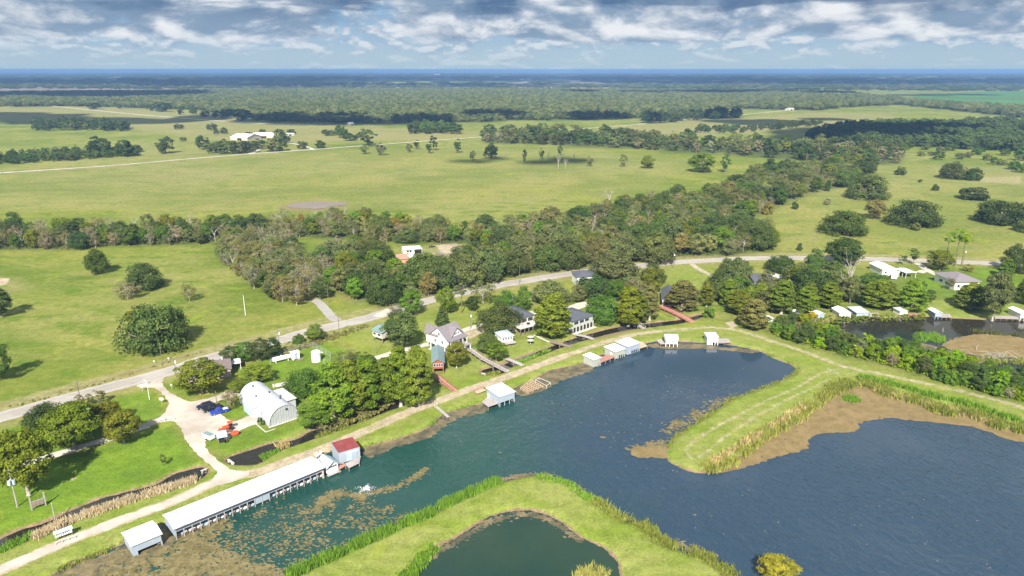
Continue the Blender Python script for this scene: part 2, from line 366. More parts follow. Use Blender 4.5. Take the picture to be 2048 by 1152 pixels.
LAWNS = [
 ([(-160,905),(0,858),(90,838),(180,812),(240,790),(300,779),(330,802),(330,826),(282,846),(225,868),(130,898),(0,934),(-160,980)], 0.95),
 ([(-160,1000),(0,950),(130,911),(230,883),(300,860),(348,850),(368,884),(412,932),(398,934),(350,945),(300,966),(200,994),(120,1030),(0,1066),(-160,1120)], 1.0),
 ([(-60,1165),(0,1118),(110,1072),(240,1024),(350,984),(425,946),(432,962),(350,997),(200,1052),(60,1106),(0,1130)], 0.75),
 ([(120,1100),(250,1048),(350,1010),(440,974),(560,934),(640,906),(660,905),(560,948),(400,1018),(250,1085),(120,1130)], 0.7),
 ([(425,872),(470,866),(515,848),(545,862),(600,842),(650,845),(660,852),(600,876),(500,898),(455,914),(421,892)], 0.85),
 ([(430,808),(490,795),(515,825),(465,840)], 0.8), ([(326,766),(345,757),(380,760),(400,790),(380,800),(352,790),(336,778)], 0.7),
 ([(470,738),(560,706),(650,684),(700,700),(738,722),(690,742),(560,770),(500,772),(470,760)], 0.9),
 ([(555,775),(640,760),(660,770),(650,840),(600,850),(560,800)], 0.75),
 ([(1000,690),(1090,674),(1130,678),(1100,695),(1020,722)], 0.6),
 ([(1850,556),(1890,560),(1960,545),(2048,556),(2100,590),(2048,600),(1860,590),(1810,570)], 0.7), ([(1930,530),(1990,532),(2040,550),(1960,550)], 0.9),
 ([(1840,605),(2100,600),(2100,640),(1850,634)], 0.5), ([(1330,532),(1400,528),(1440,560),(1400,590),(1340,570)], 0.3),
 ([(690,484),(700,486),(730,490),(690,500),(640,505),(600,500)], 0.7), ([(560,490),(600,495),(600,520),(570,510)], 0.8)]
LEVS = [([(672,668),(760,645),(860,632),(900,640),(960,640),(900,680),(860,700),(830,715),(790,720),(740,722)], 0.8),
 ([(830,640),(900,625),(970,622),(1040,625),(1020,650),(880,665)], 0.7),
 ([(870,740),(940,720),(1000,690),(1060,670),(1140,665),(1120,690),(1010,728),(960,750),(930,770),(880,780)], 0.8),
 ([(1330,530),(1400,527),(1450,560),(1480,600),(1400,600),(1340,570)], .8), ([(1840,600),(2100,598),(2100,640),(1850,634)], .8), ([(640,640),(700,605),(760,602),(750,620),(690,635)], .5),
 ([(880,790),(960,762),(1090,717),(1200,682),(1290,660),(1400,645),(1480,650),(1640,700),(1760,742),(1900,770),(2100,820),(2100,845),(1900,800),(1740,760),(1690,760),(1600,800),(1480,870),(1400,940),(1335,925),(1340,890),(1420,835),(1540,775),(1590,745),(1540,715),(1460,690),(1300,688),(1180,720),(1050,770),(940,815),(880,840)], 0.8),
 ([(560,1170),(700,1100),(900,1010),(1050,955),(1110,965),(1200,1020),(1300,1080),(1400,1125),(1460,1160),(1240,1160),(1200,1095),(1080,1025),(980,1035),(860,1100),(800,1165)], 0.95),
 ([(640,660),(760,625),(860,600),(1000,575),(1000,590),(880,625),(760,655),(690,672)], 0.35)]
DRYS = [([(-100,205),(160,207),(420,225),(640,250),(960,262),(960,275),(600,290),(300,262),(0,240),(-100,240)], 0.75), ([(0,300),(300,290),(700,300),(1000,290),(1400,320),(1300,380),(900,420),(400,420),(0,420)], 0.28), ([(1500,440),(1700,330),(2100,330),(2100,500),(1560,500)], 0.22), ([(1170,262),(1300,246),(1640,225),(1780,230),(1800,250),(1600,262),(1300,275)], 0.75),
 ([(-200,890),(0,815),(240,752),(400,705),(560,668),(640,650),(640,662),(560,675),(400,712),(240,760),(0,826),(-200,900)], 0.8),
 ([(300,250),(500,262),(480,285),(340,270)], 0.6), ([(250,350),(420,330),(520,345),(380,362)], 0.45), ([(0,560),(30,555),(60,575),(10,590)], 0.7), ([(1850,330),(2048,340),(2048,370),(1900,360)], 0.6),
 ([(680,575),(760,560),(800,590),(700,610)], 0.5), ([(640,640),(700,605),(760,602),(750,612),(690,632)], 0.3), ([(820,495),(950,490),(960,520),(870,530),(800,540)], 0.75)]
DIRTS = [([(870,490),(910,486),(950,494),(950,503),(910,512),(880,505)], 0.9), ([(918,668),(960,655),(975,662),(940,680)], 0.8), ([(905,735),(920,738),(905,742)], 0.7),
 ([(1448,645),(1465,640),(1478,652),(1462,660)], 0.8), ([(1010,1030),(1070,1008),(1105,1018),(1085,1026),(1040,1014)], 0.55), ([(1150,1060),(1200,1080),(1180,1085)], 0.5), ([(1225,1130),(1240,1120),(1262,1150),(1245,1156)], 0.6),
 ([(-20,552),(25,556),(15,570),(-20,575)], 0.7), ([(75,545),(90,548),(80,556)], 0.6), ([(120,590),(140,610),(165,640),(150,640),(120,605)], 0.5), ([(600,745),(612,742),(616,752),(602,757)], 0.6),
 ([(1630,420),(1680,415),(1690,425),(1640,428)], 0.35), ([(1940,355),(2048,352),(2048,368),(1960,365)], 0.45), ([(135,958),(150,950),(160,955),(140,968)], 0.7), ([(545,888),(600,876),(640,862),(640,868),(580,886)], 0.5)]
BARES = [([(550,418),(580,404),(640,399),(700,402),(702,412),(640,424),(570,424)], 0.55), ([(640,858),(690,838),(780,795),(810,780),(815,800),(760,828),(690,856)], 0.85), ([(1185,664),(1260,648),(1350,636),(1400,626),(1400,640),(1300,655),(1200,680),(1150,684)], 0.75), ([(565,706),(600,690),(640,682),(642,688),(600,702),(570,716)], 0.6),
 ([(1536,630),(1600,640),(1680,634),(1900,638),(2060,638),(2060,645),(1700,645),(1560,650)], 0.55), ([(1105,640),(1200,625),(1300,630),(1290,650),(1180,660)], 0.35)]
# wooded ground and the woods themselves
Z_STRIP = [(-80,470),(0,466),(150,474),(300,464),(480,452),(480,486),(330,491),(230,492),(150,500),(0,500),(-80,505)]
Z_GREY = [(442,505),(480,480),(560,482),(590,500),(600,540),(640,570),(645,598),(600,612),(545,600),(520,585),(470,550),(445,525)]
Z_BELT = [(480,452),(560,445),(700,438),(760,448),(880,462),(1000,457),(1100,444),(1200,425),(1300,405),(1400,395),(1480,402),(1520,412),(1480,446),(1400,470),(1300,492),(1200,492),(1100,497),(980,500),(955,490),(830,486),(700,480),(600,476),(480,478)]
Z_OAKS = [(640,508),(700,494),(765,498),(768,528),(785,556),(826,562),(860,586),(855,598),(800,610),(740,606),(700,598),(660,580),(640,540)]
Z_ROADSIDE = [(870,540),(960,522),(1000,504),(1100,502),(1250,496),(1380,482),(1480,462),(1535,470),(1545,500),(1460,512),(1400,512),(1330,515),(1230,528),(1100,541),(1000,560),(890,586),(840,580)]
Z_NE = [(1400,400),(1480,372),(1560,345),(1640,334),(1720,322),(1745,345),(1700,372),(1620,388),(1560,412),(1500,440),(1470,440)]
Z_ROW = [(962,268),(1100,268),(1250,276),(1400,290),(1480,296),(1640,298),(1810,305),(1800,328),(1700,332),(1600,320),(1480,314),(1380,305),(1250,298),(1100,290),(970,285)]
Z_SHRUB = [(1545,668),(1590,645),(1645,663),(1690,684),(1740,694),(1800,704),(1870,716),(1940,732),(2000,750),(2080,772),(2080,812),(1980,790),(1900,766),(1830,746),(1760,728),(1690,712),(1620,694),(1560,676)]
F_FAR = [(180,213),(400,220),(520,243),(700,247),(950,244),(1180,239),(1330,234),(1440,228),(1462,217),(1640,221),(1700,214),(1800,210),(2048,236),(2500,250),(2500,226),(2200,222),(1990,216),(1850,206),(1760,196),(1700,188),(1500,184),(1000,180),(500,181),(200,186),(-300,192),(-300,214),(0,213)]
F_EAST = [(1605,276),(1680,258),(1760,252),(1900,252),(2060,246),(2400,250),(2400,310),(2060,303),(1950,300),(1850,296),(1700,292)]
WOODFLOOR = [Z_STRIP, Z_BELT, Z_ROADSIDE, Z_NE, Z_OAKS, Z_ROW, F_FAR, F_EAST, Z_SHRUB]
ground_sheet()

# ------------------------------------------------------------------ water
def water_mat(name, ca, cb, ripple, rscale, rough, cut=(0.4, 0.6), grad=None, lee=None):
    s = NT(name); p = s.pos()
    n = s.noise(p, 0.016, 4, 0.5)
    if grad:
        sx = s.n('ShaderNodeSeparateXYZ'); s.l(p, sx.inputs[0]); n = s.math('ADD', s.rng(sx.outputs[0], grad[0], grad[1]), s.math('MULTIPLY', s.math('SUBTRACT', n, 0.5), 0.9)); cut = (0.1, 0.9)
    c = s.mix(s.rng(n, *cut), ca, cb)
    q = s.scalev(p, (1.0, 0.75, 1.0))
    w1 = s.noise(q, rscale, 3, 0.6, 0.6); w2 = s.noise(q, rscale*0.37, 2, 0.5, 0.5); calm = s.rng(s.noise(p, 0.03, 3, 0.5), 0.35, 0.6, 0.35, 1.0)
    if lee:
        vd = s.n('ShaderNodeVectorMath', operation='DISTANCE'); s.l(p, vd.inputs[0]); vd.inputs[1].default_value = lee[0]; calm = s.math('MULTIPLY', calm, s.rng(s.math('ADD', vd.outputs['Value'], s.math('MULTIPLY', s.noise(p, 0.04, 3, 0.5), 30.0)), lee[1], lee[2], 0.03, 1.0))
    w3 = s.n('ShaderNodeTexWave', wave_type='BANDS', bands_direction='DIAGONAL'); s.l(q, w3.inputs['Vector']); w3.inputs['Scale'].default_value = rscale*0.22; w3.inputs['Distortion'].default_value = 5.0; w3.inputs['Detail'].default_value = 3.0; w3.inputs['Detail Scale'].default_value = 1.6
    h = s.math('MULTIPLY', s.math('ADD', s.math('ADD', w1, s.math('MULTIPLY', w2, 1.2)), s.math('MULTIPLY', w3.outputs['Fac'], 0.12)), calm)
    return s.out(s.princ(c, rough, 0, s.bump(h, ripple, 0.30), 0.5, 1.33))
M_LAKE = water_mat('lake_water', (0.013, 0.056, 0.044), (0.022, 0.046, 0.074), 1.0, 0.85, 0.07, grad=(-40, 60), lee=((78, 268, WZ), 50, 105))
M_POND = water_mat('pond_water', (0.026, 0.050, 0.030), (0.014, 0.040, 0.030), 0.15, 0.8, 0.06)
M_DITCH = water_mat('ditch_water', (0.022, 0.020, 0.014), (0.016, 0.016, 0.012), 0.06, 1.0, 0.04)
M_MARSH = water_mat('marsh_water', (0.018, 0.026, 0.028), (0.030, 0.026, 0.016), 0.08, 1.0, 0.03)
def sheet(name, poly, z, mat):
    me = mesh(name, [(x, y, z) for x, y in poly], [list(range(len(poly)))], mat); return me
def grow(poly, d):
    c = np.roll(poly, -1, 0)-np.roll(poly, 1, 0); n = np.stack([c[:, 1], -c[:, 0]], 1); n /= np.linalg.norm(n, axis=1)[:, None]+1e-9
    area = 0.5*np.sum(poly[:, 0]*np.roll(poly[:, 1], -1)-np.roll(poly[:, 0], -1)*poly[:, 1])
    return poly + n*(d if area > 0 else -d)
for nm, k, m, lb in (('lake', 'LAKE', M_LAKE, 'teal and blue rippled lake between grass levees'), ('pond', 'POND', M_POND, 'murky green pond inside the grass levee bend'), ('ditch_water', 'DITCH_W', M_DITCH, 'dark ditch water beside dry reeds'), ('ditch_water', 'DITCH_M', M_DITCH, 'dark ditch water below the arched metal hall'),
                     ('ditch_water', 'DITCH_E', M_DITCH, 'shaded ditch water under the footbridges'), ('marsh_water', 'MARSH', M_MARSH, 'dark marsh water in front of the small boathouses')):
    struct(put(nm, sheet(nm, grow(WATERS[k], 1.0), WZ, m)), lb)
for nm, k, lb in (('stock_pond', 'STOCK', 'grey muddy stock pond in the pasture'), ('creek_water', 'CREEK', 'glimpse of blue creek water in the tree line')):
    struct(put(nm, sheet(nm, FARW[k], -0.3, water_mat(nm+'_m', (0.25, 0.20, 0.165) if k == 'STOCK' else (0.05, 0.06, 0.08), (0.20, 0.17, 0.14) if k == 'STOCK' else (0.04, 0.05, 0.07), 0.02, 0.5, 0.7))), lb)

# ------------------------------------------------------------------ roads, tracks, drives
def strip(line, w, z, jitter=0.0, name='road', mat=None, off=0.0, w2=None):
    L = np.asarray(line); d = np.gradient(L, axis=0); d /= np.linalg.norm(d, axis=1)[:, None]
    n = np.stack([-d[:, 1], d[:, 0]], 1); k = len(L); V = []
    for i in range(k):
        a = w/2 + (random.uniform(-1, 1)*jitter); b = w/2 + (random.uniform(-1, 1)*jitter)
        V += [(*(L[i]+n[i]*(off+a)), z), (*(L[i]+n[i]*(off-b)), z)]
    return mesh(name, V, [(2*i, 2*i+1, 2*i+3, 2*i+2) for i in range(k-1)], mat)
def resample(L, step):
    L = np.asarray(L); s_ = np.concatenate([[0], np.cumsum(np.linalg.norm(np.diff(L, axis=0), axis=1))]); t = np.arange(0, s_[-1], step)
    return np.stack([np.interp(t, s_, L[:, 0]), np.interp(t, s_, L[:, 1])], 1)
s = NT('asphalt'); p = s.pos(); a1 = s.noise(p, 0.07, 5, 0.6); a2 = s.noise(p, 2.2, 5, 0.7)
c = s.mix(s.rng(a1, 0.35, 0.65), (0.300, 0.278, 0.255), (0.385, 0.360, 0.330)); c = s.mix(1.0, c, s.mix(a2, (0.75, 0.75, 0.75), (1.22, 1.22, 1.22)), 'MULTIPLY')
c = s.mix(s.rng(s.noise(s.scalev(p, (0.05, 0.4, 1)), 1.0, 6, 0.7), 0.60, 0.64, 0, 0.35), c, (0.12, 0.11, 0.10))
M_ASPH = s.out(s.princ(c, 0.9, 0, s.bump(a2, 0.2, 0.05), 0.2))
s = NT('gravel'); p = s.pos(); a1 = s.noise(p, 0.10, 6, 0.65); a2 = s.noise(p, 1.3, 6, 0.75)
c = s.mix(s.rng(a1, 0.35, 0.65), (0.37, 0.32, 0.26), (0.52, 0.47, 0.40)); c = s.mix(1.0, c, s.mix(a2, (0.80, 0.80, 0.79), (1.16, 1.16, 1.18)), 'MULTIPLY')
M_GRAVEL = s.out(s.princ(c, 0.95, 0, s.bump(a2, 0.4, 0.06), 0.1))
M_SHELL = pm('pale_shell', (0.50, 0.46, 0.39), 0.9, 0, 0.2, 0.25, (0.42, 0.37, 0.28))
M_DIRTDRV = pm('dirt_drive', (0.40, 0.33, 0.24), 0.95, 0, 0.25, 0.25, (0.20, 0.20, 0.07))
M_PAINT = pm('road_paint', (0.62, 0.60, 0.52), 0.7, 0, 0.3, 0.5, (0.3, 0.28, 0.25)); M_YEL = pm('road_paint_yellow', (0.50, 0.34, 0.06), 0.7, 0, 0.3, 0.5, (0.3, 0.28, 0.22))
M_SHOULDER = pm('road_shoulder', (0.36, 0.30, 0.22), 0.95, 0, 0.25, 0.3, (0.18, 0.19, 0.06))
RD = resample(ROAD, 3.0)
struct(put('road_shoulder', strip(RD, 8.6, 0.012, 0.5, 'road_shoulder', M_SHOULDER)), 'sandy shoulder along the paved road')
struct(put('road', strip(RD, 7.0, 0.022, 0.03, 'road', M_ASPH)), 'grey paved two-lane country road')
for off in (-3.15, 3.15): struct(put('road_marking', strip(RD, 0.16, 0.030, 0.0, 'edge_line', M_PAINT, off)))
for off in (-0.13, 0.13): struct(put('road_marking', strip(RD, 0.12, 0.030, 0.0, 'centre_line', M_YEL, off)))
def ragged(P, step=1.2, amp=0.35):
    Q = resample(np.vstack([P, P[:1]]), step); return Q + rng.normal(0, amp*0.5, Q.shape)
struct(put('gravel_lot', sheet('gravel_lot', ragged(dens(LOT, 4)), 0.030, M_GRAVEL)), 'pale gravel yard and entrance drive beside the arched hall')
struct(put('levee_track', strip(np.array([q for q in resample(LEVEE, 1.5) if q[0] < g(500, 946).x]), 3.0, 0.016, 0.6, 'levee_track', M_GRAVEL)), 'tan gravel track running along the levee')
struct(put('shell_drive', strip(resample(DRIVE_W, 1.5), 3.2, 0.020, 0.25, 'shell_drive', M_SHELL)), 'white shell drive crossing the lawn')
struct(put('side_road', strip(resample(SIDE, 2), 4.2, 0.018, 0.2, 'side_road', M_ASPH)), 'narrow paved side road running into the grey grove')
struct(put('ranch_road', strip(resample(ROAD_FAR, 8), 7.0, 0.10, 1.0, 'ranch_road', M_GRAVEL)), 'pale ranch road crossing the pastures')
struct(put('ranch_track', strip(resample(TRACK_FAR, 15), 8.0, 0.25, 1.0, 'ranch_track', M_SHELL)), 'faint pale track across the distant pasture')
for i, (pts, w, lb) in enumerate(DRIVES):
    struct(put('driveway', strip(resample(dens(gpoly(pts), 6, False), 1.5), w, 0.034+0.004*i, 0.12, 'driveway', M_DIRTDRV if 'dirt' in lb else M_SHELL)), lb)
for pts, w in FARMDRIVES: struct(put('farm_drive', strip(resample(dens(gpoly(pts), 6, False), 4), w, 0.15, 0.4, 'farm_drive', M_SHELL)), 'white farm drive among oaks')
# far fields lying beyond the woods
def far_field(pts, c, lb, z=0.6):
    m = pm('crop_%d_%d_%d' % tuple(int(v*1000) for v in c), c, 0.95, 0, 0.25, 0.004, None, 0.05); struct(put('field', sheet('field', gpoly(pts), z, m)), lb)
far_field([(1782,208),(1830,192),(1900,187),(1990,183),(2300,180),(2300,222),(2048,217)], (0.075, 0.160, 0.040), 'bright green crop field')
far_field([(-300,182),(100,181),(300,180),(420,176),(400,168),(100,166),(-300,168)], (0.21, 0.17, 0.15), 'purple brown ploughed field', 0.8)
far_field([(330,180),(600,181),(960,178),(1000,170),(600,167),(420,168)], (0.23, 0.19, 0.17), 'dusky harvested field', 0.8)
far_field([(950,180),(1120,179),(1250,176),(1080,172)], (0.36, 0.26, 0.19), 'small pinkish bare field', 1.0)
far_field([(1000,168),(1300,168),(1560,166),(1500,159),(1100,158)], (0.20, 0.18, 0.17), 'grey brown distant field', 1.5)
far_field([(1250,177),(1560,178),(1800,176),(2300,178),(2300,172),(1700,171),(1300,173)], (0.12, 0.17, 0.075), 'pale green distant pasture', 1.0)
far_field([(600,160),(1000,161),(1040,156),(640,155)], (0.19, 0.16, 0.15), 'hazy brown far field', 2.0)
far_field([(1500,165),(2048,166),(2300,163),(1700,158)], (0.15, 0.18, 0.11), 'hazy green far field', 2.0)
for i in range(26):
    y = 147+ (i%13)*2.1+random.uniform(-.6, .6); x = random.uniform(-200, 2150); w = random.uniform(120, 420); h = random.uniform(.5, 1.4)
    far_field([(x, y+h), (x+w, y+h+random.uniform(-.3, .3)), (x+w*.92, y), (x+w*.1, y)], random.choice([(0.24, 0.20, 0.16), (0.20, 0.21, 0.12), (0.13, 0.17, 0.08), (0.30, 0.25, 0.19)]), 'hazy strip of farmland toward the horizon', 2.4+i*.15)
# ------------------------------------------------------------------ vegetation
def leaf_mat(name, tr=0.25):
    s = NT(name); oi = s.n('ShaderNodeObjectInfo'); t = s.at('tint')
    c = s.mix(1.0, oi.outputs['Color'], s.mix(t, (0.55, 0.60, 0.62), (1.50, 1.40, 1.25)), 'MULTIPLY')
    d = s.n('ShaderNodeBsdfDiffuse'); s.l(c, d.inputs[0]); tl = s.n('ShaderNodeBsdfTranslucent'); s.l(s.mix(1.0, c, (1.15, 1.25, 0.6), 'MULTIPLY'), tl.inputs[0])
    m = s.n('ShaderNodeMixShader'); m.inputs[0].default_value = tr; s.t.links.new(d.outputs[0], m.inputs[1]); s.t.links.new(tl.outputs[0], m.inputs[2])
    return s.out(m.outputs[0])
M_LEAF = leaf_mat('foliage', 0.2)
M_BARK = pm('bark', (0.155, 0.125, 0.095), 0.95, 0, 0.35, 1.2); M_PALEBARK = pm('pale_bark', (0.36, 0.32, 0.27), 0.9, 0, 0.3, 1.0)
def tube_pts(P, rad, seg=7):
    P = np.asarray(P, float); V = []; F = []
    for i, p in enumerate(P):
        d = Vector(P[min(i+1, len(P)-1)]-P[max(i-1, 0)]).normalized(); a = d.orthogonal().normalized(); b = d.cross(a)
        for k in range(seg):
            t = 2*math.pi*k/seg; V.append(Vector(p)+(a*math.cos(t)+b*math.sin(t))*rad[i])
    for i in range(len(P)-1):
        for k in range(seg): F.append((i*seg+k, i*seg+(k+1) % seg, (i+1)*seg+(k+1) % seg, (i+1)*seg+k))
    V.append(Vector(P[-1])); e = len(V)-1; b0 = (len(P)-1)*seg
    F += [(b0+k, b0+(k+1) % seg, e) for k in range(seg)]
    return V, F
def merge(parts):
    V = []; F = []
    for v, f in parts:
        o = len(V); V += [tuple(q) for q in v]; F += [tuple(i+o for i in t) for t in f]
    return V, F
def limb(p0, p1, r0, r1, n=5, wob=0.12, seg=6):
    p0 = np.array(p0, float); p1 = np.array(p1, float); L = np.linalg.norm(p1-p0); P = []
    for i in range(n):
        t = i/(n-1); P.append(p0+(p1-p0)*t+(rng.normal(0, wob*L*0.5, 3)*math.sin(math.pi*t) if 0 < i < n-1 else 0)+np.array([0, 0, 0.10*L*math.sin(math.pi*t)]))
    return tube_pts(P, [r0+(r1-r0)*i/(n-1) for i in range(n)], seg)
def clumps(n, W, H, z0, shape):
    """clump centres and radii for a crown W wide whose top is at H and bottom at z0"""
    out = []; tries = 0
    while len(out) < n and tries < n*60:
        tries += 1
        u = rng.normal(size=3); u /= np.linalg.norm(u); r = rng.uniform(0.25, 1.0)**0.5
        x, y, z = u*r
        if shape == 'dome':
            z = abs(z) if rng.random() < 0.86 else -abs(z)*0.3; rad = 1.0
        elif shape == 'oval': rad = 1.0
        elif shape == 'cone':
            z = rng.uniform(-0.95, 1.0); rr = (1-((z+1)/2)**2.6)*0.90*min(1, .62+.9*(z+1)/2)+0.12; a = rng.uniform(0, 6.283); q = rr*rng.uniform(0.35, 1.0)**0.5; x, y = q*math.cos(a), q*math.sin(a)
        zc = z0+(H-z0)*((z if shape == 'dome' else (z+1)/2)) if shape != 'dome' else z0+0.18*(H-z0)+(H-z0)*0.82*z
        c = np.array([x*W*0.42, y*W*0.42, zc]); out.append((c, W*rng.uniform(0.085, 0.155)))
    return out
def crown(name, W, H, z0, shape, nclump, leaves, size, flat=0.75, sparse=0.0, holes=0.12):
    cl = clumps(nclump, W, H, z0, shape); ctr = np.array([0, 0, z0+(H-z0)*0.35]); A = []; T = []
    for c, r in cl:
        if rng.random() < holes: continue
        n = int(leaves*rng.uniform(0.7, 1.3)); u = rng.normal(size=(n, 3)); u /= np.linalg.norm(u, axis=1)[:, None]
        o = c-ctr; o = o/(np.linalg.norm(o)+1e-6); u += o*0.65+np.array([0, 0, 0.25]); u /= np.linalg.norm(u, axis=1)[:, None]
        rr = r*rng.uniform(0.55, 1.15, (n, 1)); P = c+u*rr*np.array([1.15, 1.15, flat])
        nn = u*0.9+rng.normal(0, 0.45, (n, 3)); nn /= np.linalg.norm(nn, axis=1)[:, None]
        a = np.cross(nn, rng.normal(size=(n, 3))); a /= np.linalg.norm(a, axis=1)[:, None]; b = np.cross(nn, a)
        s1 = size*rng.uniform(0.6, 1.35, (n, 1)); s2 = s1*rng.uniform(0.55, 0.95, (n, 1))
        q = np.stack([P-a*s1*0.5, P+b*s2*0.5, P+a*s1*0.5, P-b*s2*0.5], 1)
        A.append(q.reshape(-1, 3)); T.append(np.repeat(np.clip(rng.normal(0.5, 0.17)+rng.normal(0, 0.14, n), 0, 1), 4))
    V = np.concatenate(A); V[:, 2] = np.maximum(V[:, 2], 0.05)
    me = quads(name, V, M_LEAF); attr(me, 'tint', np.concatenate(T)); return me, cl
def trunk_mesh(name, H, z0, cl, r0, mat, nl=7, lean=0.4, seg=7):
    fork = z0+(H-z0)*0.22; top = np.array([rng.normal(0, lean), rng.normal(0, lean), fork+(H-z0)*0.30])
    parts = [limb((0, 0, -0.15), top, r0, r0*0.45, 5, 0.03, seg)]
    flare = tube_pts([(0, 0, -0.15), (0, 0, 0.35), (0, 0, 0.9)], [r0*1.6, r0*1.15, r0*0.98], seg); parts.append(flare)
    order = sorted(cl, key=lambda q: -np.linalg.norm(q[0][:2]))
    for c, r in [order[i] for i in rng.permutation(min(len(order), nl*3))[:nl]]:
        s_ = np.array([top[0]*0.6, top[1]*0.6, fork*rng.uniform(0.75, 1.15)]); parts.append(limb(s_, c, r0*0.45, r0*0.10, 5, 0.14, 5))
    return mesh(name, *merge(parts), mat, True)
class Proto: pass
PROTO = {}
def proto(kind, name, n, W, H, z0, shape, ncl, leaves, size, r0, bark=None, flat=0.75, holes=0.12, nl=7, cat='tree'):
    L = []
    for i in range(n):
        w = W*rng.uniform(0.94, 1.06); cm, cl = crown(name+'_crown', w, H, z0, shape, ncl, leaves, size, flat, 0, holes)
        tm = trunk_mesh(name+'_trunk', H, z0, cl, r0, bark or M_BARK, nl)
        L.append((cm, tm, W, H))
    PROTO[kind] = (name, L, cat)
proto('oak', 'live_oak', 4, 18, 11, 1.6, 'dome', 105, 92, 0.62, 0.75)
proto('fieldoak', 'live_oak', 3, 18, 11, 0.2, 'dome', 110, 95, 0.62, 0.75)
proto('cyp', 'cypress_tree', 4, 10, 17, 2.2, 'cone', 120, 110, 0.56, 0.5, M_PALEBARK, 0.62, 0.08)
proto('broad', 'broadleaf_tree', 4, 11, 13, 2.2, 'oval', 80, 85, 0.52, 0.38, None, 0.8)
proto('lawn', 'pecan_tree', 3, 13, 14, 3.0, 'oval', 105, 105, 0.54, 0.42, M_PALEBARK, 0.7, 0.10)
proto('shrub', 'leafy_shrub', 4, 4.5, 3.6, 0.1, 'dome', 45, 70, 0.34, 0.12, None, 0.9)
proto('grey', 'thin_grey_tree', 4, 9, 10.5, 1.2, 'oval', 60, 42, 0.40, 0.22, M_PALEBARK, 0.8, 0.1, 22)
proto('sap', 'young_tree', 2, 4.5, 7, 1.6, 'oval', 34, 44, 0.32, 0.12, None, 0.8, 0.15)
proto('far', 'round_tree', 4, 14, 12, 1.6, 'dome', 44, 46, 1.0, 0.5)
proto('fart', 'slender_tree', 3, 9, 13, 2.4, 'oval', 34, 40, 0.9, 0.35)
def pine_proto():
    L = []
    for i in range(2):
        cm, cl = crown('pine_crown', 8, 20, 12.5, 'oval', 40, 46, 0.5, 0.5, 0, 0.2)
        parts = [limb((0, 0, -0.1), (rng.normal(0, .3), rng.normal(0, .3), 19), 0.28, 0.08, 6, 0.01, 6)]
        for c, r in cl[:14]: parts.append(limb((0, 0, max(11, c[2]-1)), c, 0.07, 0.02, 3, 0.1, 4))
        L.append((cm, mesh('pine_trunk', *merge(parts), M_BARK, True), 8, 20))
    PROTO['pine'] = ('pine_tree', L, 'tree')
pine_proto()
def dead_proto():
    L = []
    for i in range(2):
        parts = [limb((0, 0, -0.1), (rng.normal(0, .6), rng.normal(0, .6), 8), 0.34, 0.18, 6, 0.05, 7)]
        br = []
        for k in range(9):
            a = rng.uniform(0, 6.28); z = rng.uniform(3.2, 7.8); e = np.array([math.cos(a)*rng.uniform(1.5, 4), math.sin(a)*rng.uniform(1.5, 4), z+rng.uniform(1.5, 5)])
            parts.append(limb((0, 0, z), e, 0.14, 0.04, 5, 0.12, 5))
            for q in range(3):
                b = e+rng.normal(0, 1.1, 3)+np.array([0, 0, 0.7]); br.append(limb(e*0.8+np.array([0, 0, z*0.2]), b, 0.05, 0.015, 4, 0.12, 4))
        L.append((mesh('dead_twigs', *merge(br), M_PALEBARK, True), mesh('dead_trunk', *merge(parts), M_PALEBARK, True), 8, 12))
    PROTO['dead'] = ('dead_tree', L, 'tree')
dead_proto()
TONE = {  # leaf base colours
 'dark': (0.040, 0.063, 0.021), 'oak': (0.053, 0.078, 0.027), 'pale': (0.135, 0.150, 0.062), 'moss': (0.088, 0.106, 0.044), 'green': (0.054, 0.096, 0.020), 'bright': (0.072, 0.130, 0.018), 'olive': (0.088, 0.116, 0.016),
 'yellow': (0.112, 0.126, 0.015), 'gold': (0.240, 0.190, 0.012), 'lemon': (0.165, 0.165, 0.020), 'tan': (0.112, 0.114, 0.046), 'greytan': (0.145, 0.142, 0.092), 'rust': (0.150, 0.120, 0.030), 'cyp': (0.076, 0.112, 0.015), 'lime': (0.110, 0.170, 0.012)}
TONE = {k: tuple(min(1, v*q) for v, q in zip(c, (1.6, 1.55, 1.3))) for k, c in TONE.items()}
TREE_N = [0]
def plant(kind, pos, W, H, tone, label, group=None, rot=None):
    name, L, cat = PROTO[kind]; cm, tm, w0, h0 = L[rng.integers(len(L))]
    o = thing(name, label, cat, pos, rng.uniform(0, 6.283) if rot is None else rot, group)
    o.scale = (W/w0, W/w0, H/h0)
    put('trunk', tm, o); c = put('crown', cm, o)
    t = np.array(TONE[tone])*rng.uniform(0.85, 1.18)*(1+rng.normal(0, 0.06, 3)); c.color = (*np.clip(t, 0.004, 1), 1)
    TREE_N[0] += 1; return o
def T(kind, cx, yb, w, h, tone, label, group=None, trunk=False):
    """one tree by its outline in the photo: centre x, bottom y, width, height in pixels; trunk=True when the foot itself is seen at (cx, yb)"""
    dep = math.atan2(-ray(cx, yb)[2], ray(cx, yb)[1]); sd, cd = math.sin(dep), math.cos(dep)
    y = yb if trunk else yb-0.32*w*sd
    t = depth(cx, y); W = w*1.03*t/FPX; H = max((h*1.0-(0.0 if trunk else 0.30*w*sd)-0.18*w*sd)*t/FPX/cd, 0.35*W if kind in ('shrub', 'oak', 'fieldoak', 'far') else 0.6*W)
    return plant(kind, g(cx, y), W, H, tone, label, group)
